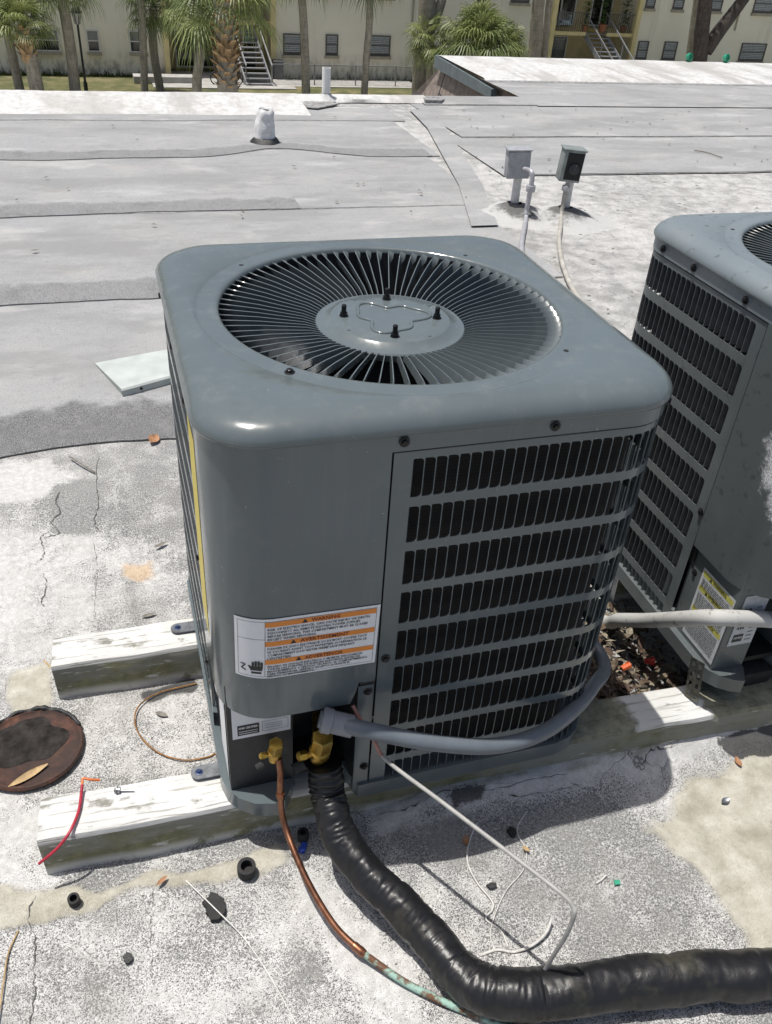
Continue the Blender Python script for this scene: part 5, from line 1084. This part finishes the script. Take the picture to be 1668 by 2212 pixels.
def stucco():
    t = NT('cream_stucco'); o = t.gco(); x, y, z = t.sep(o); big = t.noise(.45, 6, .6, v=o); n_ = t.noise(3, 6, .65, v=t.mapping(o, (1, 1, .5)))
    c = t.ramp(big, [(.3, (.77, .735, .62)), (.7, (.86, .82, .70))])
    gr = t.math('MULTIPLY', t.smooth(z, GZ+1.3, GZ+.2), t.smooth(n_, .42, .64)); c = t.mix(t.math('MULTIPLY', gr, .7), c, (.20, .19, .16))
    st = t.smooth(t.noise(1.0, 5, .65, v=t.mapping(o, (1.6, 1, .12))), .56, .74); c = t.mix(t.math('MULTIPLY', st, .22), c, (.28, .26, .21))
    t.set(Base_Color=c, Roughness=.92); t.bump(t.noise(30, 4, v=o), .3, .02); return t.mat
M_stuc = stucco()
M_yel = simple('yellow_trim', (.68, .58, .30), .8, 0, .08, 2); M_yel2 = simple('ochre_recess', (.55, .46, .26), .9, 0, .12, 2)
M_wfr = simple('white_window_frame', (.62, .62, .60), .6, 0, .05, 4); M_dfr = simple('bronze_window_frame', (.10, .095, .085), .6, 0, .1, 4)
M_blind = simple('pale_blind', (.40, .43, .46), .7, 0, .15, 8); M_sill = simple('window_sill', (.36, .33, .26), .85, 0, .1, 4)
def glassm(name, col):
    t = NT(name); t.set(Base_Color=t.ramp(t.noise(1.2, 3, v=t.gco()), [(.3, tuple(c*.7 for c in col)), (.7, tuple(c*1.3 for c in col))]), Roughness=.08); return t.mat
M_gl = glassm('dark_window_glass', (.012, .014, .015)); M_gl2 = glassm('greenish_window_glass', (.10, .12, .125))
bl = empty('apartment_building', (14, FY, GZ), 'long cream two storey apartment building with outside stairs across the yard', 'building')
BO = (14, FY, GZ)
H2 = 6.9                              # parapet height above the yard
bays = [(3.28, 8.95), (24.6, 30.15)]
def part(name, m_, mat, parent=bl, smooth=None): return m_.build(name, mat, parent, smooth, origin=BO)
xw = [-40, 3.28, 8.95, 24.6, 30.15, 70]
for x0, x1 in ((-40, 3.28), (8.95, 24.6), (30.15, 70)):
    m = MB(); m.box(((x0+x1)/2, FY+3, GZ+H2/2), (x1-x0, 6, H2)); part('wall', m, M_stuc)
for x0, x1 in bays:
    m = MB(); m.box(((x0+x1)/2, FY+2.4, GZ+H2/2), (x1-x0-.002, .2, H2)); part('bay_back_wall', m, M_yel2)
    m = MB(); m.box(((x0+x1)/2, FY+1.1, GZ+H2-.1), (x1-x0-.002, 2.4, .2)); part('bay_ceiling', m, M_yel2)
    for x in (x0+.11, x1-.11):
        m = MB(); m.box((x, FY-.06, GZ+H2/2), (.26, .30, H2)); part('bay_column', m, M_yel)
    w_ = x1-x0
    for xa, xb in ((x0+.24, x0+2.3 if x0 > 20 else x1-.24), (x1-1.9, x1-.24)):
        if xb-xa < .2 or (x0 < 20 and xa > x0+1): continue
        m = MB(); m.box(((xa+xb)/2, FY+1.1, GZ+2.52), (xb-xa, 2.3, .18)); part('balcony_slab', m, M_yel)
        rl = MB(); rl.bar((xa, FY+.02, GZ+3.55), (xb, FY+.02, GZ+3.55), .05, .05)
        for k in range(int((xb-xa)/.13)): rl.bar((xa+.06+k*.13, FY+.02, GZ+2.6), (xa+.06+k*.13, FY+.02, GZ+3.55), .022, .022)
        part('railing', rl, M_dfr)
def window(x0, x1, z0, z1, style):
    m = MB(); y = FY-.02; fw_ = .06; mat = M_wfr if style == 'w' else M_dfr
    for (a_, b_, c_, d_) in ((x0, x1, z0, z0+fw_), (x0, x1, z1-fw_, z1), (x0, x0+fw_, z0+fw_, z1-fw_), (x1-fw_, x1, z0+fw_, z1-fw_)): m.box(((a_+b_)/2, y, (c_+d_)/2), (b_-a_, .10, d_-c_))
    m.box(((x0+x1)/2, y+.01, z0+(z1-z0)*.5), (x1-x0-2*fw_, .08, .05)); w_ = part('window', m, mat)
    zm = z0+(z1-z0)*.5-.024
    m = MB(); m.box(((x0+x1)/2, FY-.006, (z0+fw_+zm)/2), (x1-x0-2*fw_, .03, zm-z0-fw_)); part('pane', m, M_gl if style == 'w' else M_blind, w_)
    m = MB(); m.box(((x0+x1)/2, FY-.006, (z1-fw_+zm+.05)/2), (x1-x0-2*fw_, .03, z1-fw_-zm-.05)); part('pane', m, M_gl2 if style == 'w' else M_blind, w_)
    if style == 'b':
        m = MB()
        for k in range(9): m.box(((x0+x1)/2, FY-.03, z0+.12+k*(z1-z0-.2)/9), (x1-x0-2*fw_, .015, .02))
        m.box(((x0+x1)/2, FY-.03, z0+.09), (x1-x0-2*fw_, .02, .08), 0, 0); part('blind_slats', m, M_dfr, w_)
    m = MB(); m.box(((x0+x1)/2, FY-.06, z0-.08), (x1-x0+.10, .20, .14)); part('sill', m, M_sill, w_)
zw0, zw1 = GZ+1.12, GZ+2.10
for x0, x1, st in ((-3.1, -1.7, 'w'), (-.42, .18, 'w'), (1.60, 2.42, 'w'), (9.38, 10.35, 'b'), (11.66, 12.34, 'b'), (14.0, 15.25, 'b'), (18.6, 19.6, 'b'), (21.9, 23.0, 'b'), (30.45, 31.15, 'b'), (32.2, 33.1, 'b'), (37.6, 39.4, 'b'), (-6.5, -5.2, 'w'), (-9, -8.3, 'w')):
    dz = (x0-10)*.008; window(x0, x1, zw0+dz, zw1+dz, st)
zu = GZ+3.92
for x0, x1, st in ((14.0, 15.3, 'b'), (20.0, 20.75, 'b'), (22.0, 23.1, 'b'), (30.4, 31.0, 'b'), (32.2, 32.9, 'b'), (34.5, 35.5, 'b'), (37.7, 39.1, 'b'), (9.4, 10.35, 'b'), (11.7, 12.35, 'b'), (-.4, .2, 'w'), (1.6, 2.4, 'w'), (-3.1, -1.7, 'w')):
    window(x0, x1, zu, zu+.95, st)
def slider(x0, x1, z0, z1, y, mat_g, split=True):
    m = MB(); f_ = .08
    for (a_, b_, c_, d_) in ((x0, x1, z0, z0+f_), (x0, x1, z1-f_, z1), (x0, x0+f_, z0+f_, z1-f_), (x1-f_, x1, z0+f_, z1-f_)): m.box(((a_+b_)/2, y, (c_+d_)/2), (b_-a_, .12, d_-c_))
    if split: m.box(((x0+x1)/2, y, (z0+z1)/2), (.09, .11, z1-z0-2*f_))
    w_ = part('sliding_door', m, M_wfr); m = MB(); m.box(((x0+x1)/2, y+.02, (z0+z1)/2), (x1-x0-2*f_, .04, z1-z0-2*f_)); part('pane', m, mat_g, w_)
slider(4.0, 6.05, GZ+.08, GZ+2.15, FY+2.25, M_gl); slider(7.55, 8.35, GZ+.08, GZ+2.15, FY+2.25, M_gl, False)
m = MB(); m.box((7.95, FY+2.18, GZ+1.75), (.62, .02, .70)); part('green_curtain', m, simple('green_curtain', (.22, .38, .30), .8, 0, .1, 3))
slider(25.0, 27.0, GZ+.08, GZ+2.15, FY+2.25, M_gl2); slider(25.3, 27.2, GZ+2.7, GZ+4.75, FY+2.25, M_gl); slider(28.2, 29.6, GZ+2.7, GZ+4.75, FY+2.25, M_gl)
for x, z1 in ((16.4, GZ+2.8), (36.8, GZ+2.95)):
    m = MB(); m.cyl((x, FY-.06, z1), (x, FY-.06, GZ+H2), .05, None, 8); part('downpipe', m, M_sill, bl, 40)
M_steel = simple('grey_stair_steel', (.27, .275, .285), .6, .2, .12, 5)
def stair(x0, x1, y0, y1, n_, zt, label, shift):
    r0 = empty('outside_stair', ((x0+x1)/2, y0, GZ), label, 'stairs'); og = tuple(r0.location)
    def pt(x, f): return (x+shift*f, y0+(y1-y0)*(1-f), zt-(zt-GZ)*f)
    for x in (x0, x1):
        m = MB(); m.bar(pt(x, 0), pt(x, 1), .06, .26); m.build('stringer', M_steel, r0, None, og)
        m = MB(); a_, b_ = Vector(pt(x, 0))+Vector((0, 0, .95)), Vector(pt(x, 1))+Vector((0, 0, .95)); m.bar(a_, b_, .06, .06)
        for f in (0.02, .5, .98): m.bar(Vector(pt(x, f)), Vector(pt(x, f))+Vector((0, 0, .95)), .045, .045)
        m.build('handrail', M_steel, r0, None, og)
    for k in range(n_):
        f = (k+.5)/n_; p = pt((x0+x1)/2, f); m = MB(); m.box(p, (x1-x0, .27, .05)); m.build('tread', M_steel, r0, None, og)
stair(6.45, 7.75, FY-2.6, FY+.6, 13, GZ+2.6, 'grey steel outside stair behind the tall brown booted palm', .55)
stair(26.9, 28.25, FY-2.6, FY+.4, 13, GZ+2.62, 'grey steel outside stair in the right hand bay', 1.15)
# pots, chair and clutter in the bays
M_terra = simple('terracotta', (.32, .13, .07), .8, 0, .15, 20)
M_leafA = simple('pot_leaves', (.07, .12, .03), .6, 0, .4, 9); M_cloth = simple('pale_blue_cloth', (.42, .52, .60), .8, 0, .2, 6)
def pot(p, s_, label):
    r0 = empty('potted_plant', p, label, 'plant', 'pots in the right bay'); m = MB(); m.lathe([(.13*s_, 0), (.18*s_, .30*s_), (.20*s_, .32*s_), (.16*s_, .33*s_)], (0, 0, 0), 14); m.build('pot', M_terra, r0, 40); m = MB()
    for i in range(160):
        a = random.uniform(0, 6.3); q = random.random(); c = Vector((.35*s_*q*math.cos(a), .3*s_*q*math.sin(a), s_*(.35+random.uniform(0, 1.3)))); d_ = Vector((math.cos(a), math.sin(a), random.uniform(-.6, .8)))*.16*s_; n2 = d_.cross(Vector((0, 0, 1))).normalized()*.05*s_
        m.put([c-n2, c+d_, c+n2, c-d_*.5], [(0, 1, 2, 3)])
    m.build('foliage', M_leafA, r0)
pot((28.0, FY+.15, GZ+2.62), 1.25, 'large terracotta pot with tall green plant on the upper landing'); pot((26.95, FY+.3, GZ+2.62), .9, 'dark leaved potted plant left of the landing'); pot((29.5, FY+.4, GZ+2.62), 1.0, 'potted plant at the right end of the balcony')
m = MB(); m.bar((25.4, FY+.5, GZ+2.65), (25.4, FY+.5, GZ+3.2), .05, .05); m.box((25.6, FY+.5, GZ+2.95), (.55, .5, .06)); m.box((25.95, FY+.5, GZ+3.15), (.10, .5, .5)); m.rbox((25.7, FY+.4, GZ+3.05), (.5, .4, .16), .05)
single('balcony_chair', m, M_cloth, (25.6, FY+.5, GZ+2.62), 'chair with pale blue cloth on the upper left balcony', 'chair', None, 40)
# bicycle by the stair
bk = empty('bicycle', (6.05, 46.3, GZ), 'small dark bicycle parked beside the booted palm', 'bicycle'); M_bk = simple('blue_black_bicycle', (.03, .035, .06), .5, .2, .2, 10)
for x in (-.5, .5):
    m = MB(); m.tube([(x+.31*math.cos(2*PI*i/20), 0, .33+.31*math.sin(2*PI*i/20)) for i in range(21)], .028, 6, 0, False); m.cyl((x, -.05, .33), (x, .05, .33), .03, None, 8); m.build('wheel', M_rub, bk, 60)
m = MB()
for a_, b_ in (((-.5, 0, .33), (-.12, 0, .33)), ((-.12, 0, .33), (-.25, 0, .85)), ((-.5, 0, .33), (-.2, 0, .75)), ((-.12, 0, .33), (.38, 0, .75)), ((-.22, 0, .78), (.36, 0, .80)), ((.5, 0, .33), (.36, 0, .98))): m.cyl(a_, b_, .024, None, 6)
m.build('frame', M_bk, bk, 60); m = MB(); m.rbox((-.26, 0, .88), (.24, .14, .06), .02); m.build('saddle', M_rub, bk, 40); m = MB(); m.cyl((.36, -.26, 1.0), (.36, .26, 1.0), .02, None, 6); m.build('handlebar', M_bk, bk, 40)
# wire fence
fe = empty('wire_fence', (8.5, 46.6, GZ), 'low chain link fence with thin top rail before the cream building', 'fence'); og = tuple(fe.location); zf = GZ+.95
m = MB(); m.cyl((8.4, 46.6, zf), (19.5, 46.6, zf), .028, None, 6); m.build('top_rail', M_steel, fe, 60, og)
for x in np.arange(8.4, 19.6, 2.2): m = MB(); m.cyl((x, 46.6, GZ-.05), (x, 46.6, zf+.04), .034, None, 6); m.build('fence_post', M_steel, fe, 60, og)
m = MB()
for i in range(150):
    x = 8.4+i*.074; m.put([(x-.004, 46.6, GZ+.02), (x+.004, 46.6, GZ+.02), (min(19.5, x+.9)+.004, 46.6, zf), (min(19.5, x+.9)-.004, 46.6, zf)], [(0, 1, 2, 3)]); m.put([(x+.9-.004, 46.604, GZ+.02), (x+.9+.004, 46.604, GZ+.02), (x+.004, 46.604, zf), (x-.004, 46.604, zf)], [(0, 1, 2, 3)])
tag(m.build('wire_mesh', M_steel, fe, None, og), kind='stuff')
m = MB(); m.box((3.0, 46.9, GZ+.16), (2.9, .9, .30)); single('concrete_slab', m, M_conc, (3.0, 46.9, GZ), 'flat pale concrete slab by the left bay', 'slab')
m = MB(); m.rbox((0, 0, .42), (.5, .5, .84), .04); m.rbox((0, 0, .87), (.56, .56, .08), .03); tag(m.build('trash_bin', simple('grey_bin', (.14, .14, .145), .7, 0, .15, 4), None, 40, loc=(9.0, FY-.5, GZ)), 'grey bin at the foot of the yellow column', 'bin')
# lamp post
lpX, lpY = (-0.7216, 44.0000, -4.6531)[0], 44.0
lp = empty('lamp_post', (lpX, lpY, GZ), 'black lamp post with lantern head in front of the cream wall', 'lamp post'); M_lpb = simple('black_lamp_paint', (.014, .014, .015), .5, 0, .1, 5)
zt_ = (-0.8338, 44.0000, -3.7863)[2]-GZ
m = MB(); m.lathe([(.09, 0), (.09, .4), (.055, .5), (.045, zt_)], (0, 0, 0), 12); m.build('pole', M_lpb, lp, 40)
m = MB(); m.lathe([(.10, zt_), (.19, zt_+.42), (.185, zt_+.43)], (0, 0, 0), 6); m.build('lantern_glass', simple('frosted_lantern', (.45, .46, .46), .4, 0, .05, 5), lp, 20)
m = MB(); m.lathe([(.25, zt_+.43), (.24, zt_+.47), (.12, zt_+.66), (.05, zt_+.72), (.02, zt_+.80)], (0, 0, 0), 6)
for k in range(6): a = k*PI/3; m.bar((.10*math.cos(a), .10*math.sin(a), zt_), (.19*math.cos(a), .19*math.sin(a), zt_+.43), .025, .025)
m.build('lantern_cap', M_lpb, lp, 20)

# ================================================================== palms and trees
def bark(name, c0, c1):
    t = NT(name); o = t.gco(); n_ = t.noise(1.0, 6, .7, v=t.mapping(o, (9, 9, 2.5))); r_ = t.noise(1.0, 3, .6, v=t.mapping(o, (2, 2, 16)))
    t.set(Base_Color=t.ramp(t.math('ADD', t.math('MULTIPLY', n_, .7), t.math('MULTIPLY', r_, .3)), [(.35, c0), (.65, c1)]), Roughness=.95); t.bump(n_, .8, .05); return t.mat
M_bk1 = bark('palm_trunk_grey', (.16, .145, .12), (.36, .33, .27)); M_bk2 = bark('oak_bark_dark', (.025, .02, .017), (.085, .07, .06)); M_bk3 = bark('pale_trunk', (.17, .15, .115), (.36, .325, .26)); M_boot = bark('palm_boots', (.17, .105, .055), (.46, .32, .18))
def frond_mat(name, c0, c1):
    t = NT(name); o = t.gco(); n_ = t.noise(2.2, 4, v=o); b_ = t.noise(24, 3, v=o)
    c = t.ramp(n_, [(.3, c0), (.7, c1)]); c = t.mix(t.math('MULTIPLY', t.smooth(b_, .5, .75), .5), c, (.26, .26, .12)); t.set(Base_Color=c, Roughness=.5)
    tr = t.n.new('ShaderNodeBsdfTranslucent'); t.l.new(c, tr.inputs[0]); mx = t.n.new('ShaderNodeMixShader'); mx.inputs[0].default_value = .25; t.l.new(t.b.outputs[0], mx.inputs[1]); t.l.new(tr.outputs[0], mx.inputs[2]); t.l.new(mx.outputs[0], t.n['Material Output'].inputs[0]); return t.mat
M_fr = [frond_mat('palm_frond_green', (.075, .115, .035), (.17, .21, .075)), frond_mat('palm_frond_light', (.14, .185, .05), (.30, .33, .13))]
def frond(m, base, az, el, pet, R_, nl, droop, mi):
    """fan leaf: petiole then a fan of narrow drooping segments"""
    d = Vector((math.cos(az)*math.cos(el), math.sin(az)*math.cos(el), math.sin(el))); side = Vector((-math.sin(az), math.cos(az), 0)); up = side.cross(d)*-1
    if up.z < 0: up = -up
    mid = base+d*pet*.5+Vector((0, 0, .05*pet)); hub = base+d*pet-Vector((0, 0, droop*.10*pet)); m.tube([base, mid, hub], [.022, .018, .012], 4, mi, False)
    for i in range(nl):
        th = (i/(nl-1)-.5)*R(230); L_ = R_*(1-.22*abs(th)/R(115))*random.uniform(.85, 1.05); dd = (d*math.cos(th)+side*math.sin(th)).normalized(); wv = dd.cross(up).normalized()*(.014+.009*R_)
        dr = droop*random.uniform(.6, 1.5)
        p1 = hub+dd*L_*.45+up*.10*L_*(1 if i % 2 else .6)-Vector((0, 0, .06*dr*L_)); p2 = hub+dd*L_*.78-Vector((0, 0, .28*dr*L_)); p3 = hub+dd*L_*.92-Vector((0, 0, .62*dr*L_))
        m.put([hub-wv*.3, hub+wv*.3, p1+wv, p1-wv, p2+wv*.6, p2-wv*.6, p3], [(0, 1, 2, 3), (3, 2, 4, 5), (5, 4, 6)], mi)
def palm(path, r0, r1, crown, R_, label, nf=34, boots=None, group='cabbage palms in the yard', light=0, elr=(-50, 80)):
    base = path[0]; o = empty('palm_tree', tuple(base), label, 'palm', group); og = tuple(base); sp_ = spline(path, 8); n_ = len(sp_)
    m = MB(); m.tube(sp_, [r0+(r1-r0)*i/n_+.012*mnoise.noise((i*.9, r0, 3)) for i in range(n_)], 12); m.build('trunk', M_bk1, o, 60, og)
    top = Vector(path[-1])
    if boots:
        m = MB(); nb = int(boots[0]*26)
        for k in range(nb):
            f = k/nb; a = k*2.4; rr_ = boots[1]*(.72+.5*math.sin(PI*min(1, f*.9+.12))); z = top.z-boots[0]*(1-f); cc = Vector((top.x, top.y, z)); dr = Vector((math.cos(a), math.sin(a), 0)); tt = Vector((-math.sin(a), math.cos(a), 0)); w_ = .10*boots[1]/.25
            m.put([cc+dr*rr_*.55-tt*w_, cc+dr*rr_*.55+tt*w_, cc+dr*rr_*1.25+tt*w_*.5+Vector((0, 0, .26)), cc+dr*rr_*1.25-tt*w_*.5+Vector((0, 0, .26)), cc+dr*rr_*.7+Vector((0, 0, .16))], [(0, 1, 2, 3), (0, 3, 4), (1, 4, 2), (3, 2, 4)])
        m.tube([(top.x, top.y, top.z-boots[0]), (top.x, top.y, top.z-boots[0]*.5), (top.x, top.y, top.z+.1)], [boots[1]*.75, boots[1]*.95, boots[1]*.6], 12); m.build('boots', M_boot, o, None, og)
    if crown:
        m = MB()
        for k in range(nf):
            f = k/nf; el = R(elr[1]-(elr[1]-elr[0])*f+random.uniform(-10, 10)); frond(m, top+Vector((0, 0, .15*(1-f))), k*2.399+random.uniform(-.2, .2), el, R_*random.uniform(.55, .85), R_*random.uniform(.75, 1.0), 26, .55+.45*f, 0 if random.random() < .7-light*.5 else 1)
        m.build('crown', M_fr, o, None, og)
    return o
def P3(t): return Vector(t)
def base_of(t): return Vector((t[0], t[1], GZ-.05))
# left palm with short boots
c = P3((-2.8195, 41.0000, -3.7287)); palm([Vector((c.x+.15, c.y, GZ)), Vector((c.x+.1, c.y, (GZ+c.z)/2)), c], .30, .26, True, 1.15, 'bushy palm with short orange boots at the left edge', 28, (1.15, .34), light=1, elr=(-10, 85))
c = P3((-1.2291, 42.0000, -1.7967)); palm([Vector((c.x+.05, c.y, GZ)), Vector((c.x+.1, c.y, (GZ+c.z)/2)), c], .24, .21, True, 1.25, 'straight grey palm between the lamp post and the booted left palm', 36)
c = P3((-3.6589, 42.5000, -2.3354)); palm([Vector((P3((-3.5507, 42.5000, -6.1229)).x+.1, c.y, GZ)), P3((-3.5649, 42.5000, -4.3424)), c], .20, .17, True, 1.2, 'thin dark palm leaning in from the left edge', 30)
c = P3((4.8004, 37.0000, -2.0422)); palm([Vector((c.x, c.y, GZ)), Vector((c.x, c.y, (GZ+c.z)/2)), c], .42, .40, True, 1.75, 'large palm with thick brown booted trunk before the left stair', 36, (3.2, .46), light=1, elr=(-32, 80))
c = P3((2.1433, 43.0000, -1.1494)); palm([Vector((P3((1.8116, 43.0000, -6.1478)).x, c.y, GZ)), P3((1.9601, 43.0000, -4.2755)), c], .17, .155, True, 1.2, 'slim straight palm trunk left of the yellow bay', 30)
c = P3((2.6154, 44.0000, -3.0184)); palm([Vector((c.x, c.y, GZ)), P3((2.4472, 44.0000, -4.5812)), c], .19, .18, True, 1.2, 'grey palm trunk touching the left yellow column', 30)
c = P3((4.2030, 40.0000, -2.6799)); palm([Vector((P3((3.8550, 40.0000, -5.6089)).x, c.y, GZ)), P3((3.9186, 40.0000, -5.2461)), P3((4.1499, 40.0000, -4.0920)), c], .21, .19, True, 1.2, 'curved grey palm before the sliding door', 30)
c = P3((8.8363, 42.0000, -0.9582)); palm([Vector((P3((9.1554, 42.0000, -5.8923)).x, c.y, GZ)), P3((9.0570, 42.0000, -3.9756)), c], .21, .17, True, 1.2, 'slim palm trunk right of the left bay', 30)
c = P3((12.0116, 42.0000, -0.8196)); palm([Vector((P3((11.9730, 42.0000, -5.8602)).x, c.y, GZ)), P3((12.0203, 42.0000, -4.4798)), P3((12.0878, 42.0000, -3.1509)), c], .17, .16, True, 1.2, 'slim bent palm trunk between two windows', 30)
c = P3((16.7085, 40.0000, -3.8717)); palm([Vector((c.x, c.y, GZ)), Vector((c.x, c.y, (GZ+c.z)/2)), c], .25, .25, True, 1.60, 'low round bright green palm above the white roof ridge', 60, None, light=1, elr=(-35, 85))
c = P3((18.4565, 41.0000, -4.1677)); palm([Vector((c.x, c.y, GZ)), Vector((c.x, c.y, (GZ+c.z)/2)), c], .2, .2, True, 1.15, 'smaller yellow green palm right of the round palm', 36, None, light=1, elr=(-30, 85))
c = P3((15.0150, 42.0000, -3.7945)); palm([Vector((c.x+.3, c.y, GZ)), Vector((c.x+.2, c.y, (GZ+c.z)/2)), c], .16, .16, True, 1.0, 'small drooping palm before the forked grey trunk', 22, None, light=1, elr=(-50, 60))
# broad-leaved trees: trunks in view, crowns above the frame
M_leafT = frond_mat('oak_leaf', (.028, .05, .014), (.07, .10, .03))
def tree(limbs, mat, label, crowns, group='shade trees in the yard'):
    base = limbs[0][0][0]; o = empty('shade_tree', (base[0], base[1], GZ), label, 'tree', group); og = tuple(o.location); m = MB()
    for pts_, r0, r1 in limbs:
        s_ = spline(pts_, 8); n_ = len(s_); m.tube(s_, [r0+(r1-r0)*i/n_+.03*r0*mnoise.noise((i*.7, r0*9, 1)) for i in range(n_)], 12)
    m.build('trunk', mat, o, 60, og); m = MB()
    for cx, cy, cz, rx, rz_, nn_ in crowns:
        for i in range(nn_):
            v = Vector((random.gauss(0, 1), random.gauss(0, 1), random.gauss(0, 1))).normalized(); rr_ = random.random()**.45
            p = Vector((cx, cy, cz))+Vector((v.x*rx*rr_, v.y*rx*rr_, v.z*rz_*rr_)); a = Vector((random.gauss(0, 1), random.gauss(0, 1), random.gauss(0, .5))).normalized()*.16; b_ = a.cross(Vector((random.gauss(0, 1), random.gauss(0, 1), random.gauss(0, 1)))).normalized()*.08
            m.put([p-a, p+b_, p+a, p-b_], [(0, 1, 2, 3)])
    m.build('crown', M_leafT, o, None, og)
tree([([((15.2501, 43.0000, -5.9948)[0], 43.0, GZ), (15.1929, 43.0000, -4.5581), (15.2315, 43.0000, -3.1750), (15.0734, 43.0000, -1.4800)], .52, .40), ([(15.3385, 43.0000, -3.5617), (15.7840, 43.0000, -2.5808), (16.0608, 43.0000, -1.4413)], .28, .2)], M_bk1, 'forked rough grey trunk left of the round palm', [(16.5, 43, 1.6, 3.0, 1.6, 1500)])
tree([([((21.5637, 44.0000, -5.0008)[0], 44.0, GZ), (21.5823, 44.0000, -4.3588), (21.4536, 44.0000, -2.9062), (21.3699, 44.0000, -1.3129)], .36, .30), ([((22.4589, 44.2000, -5.0151)[0], 44.2, GZ), (22.2328, 44.2000, -4.3725), (22.1439, 44.2000, -2.9076), (22.0718, 44.2000, -1.3014)], .20, .16)], M_bk3, 'pale smooth twin trunk at the left of the right bay', [(22.5, 44, 1.8, 2.6, 1.5, 1300)])
tree([([((30.3181, 42.0000, -4.7630)[0], 42.0, GZ), (30.1114, 42.0000, -4.1140), (29.8470, 42.0000, -2.8487), (29.5511, 42.0000, -0.8334)], .42, .34), ([(30.3792, 42.0000, -3.8932), (30.8843, 42.0000, -3.0303), (31.5872, 42.0000, -1.9686), (32.4609, 42.0000, -0.5197)], .38, .26)], M_bk2, 'dark brown oak with two diverging limbs at right', [(31, 42, 2.2, 3.6, 1.8, 1900)])
tree([([((31.8572, 45.0000, -5.4372)[0], 45.0, GZ), (31.4496, 45.0000, -3.8313), (31.1839, 45.0000, -1.8576), (31.1174, 45.0000, -1.0108)], .20, .15)], M_bk3, 'slim tan trunk just left of the dark oak', [(32, 45.4, 2.4, 1.6, 1.0, 500)])
# weeds along the wall
m = MB()
for i in range(900):
    x = random.uniform(-6, 3.2) if random.random() < .6 else random.uniform(9.3, 22); y = FY-random.uniform(.05, .7); h_ = random.uniform(.08, .42)*(1 if random.random() < .3 else .5); a = random.uniform(-.15, .15); m.put([(x-.03, y, GZ), (x+.03, y, GZ), (x+a, y-.05, GZ+h_)], [(0, 1, 2)])
tag(m.build('weeds', M_leafT), 'dark weeds growing along the foot of the cream wall', 'weeds', None, 'stuff')
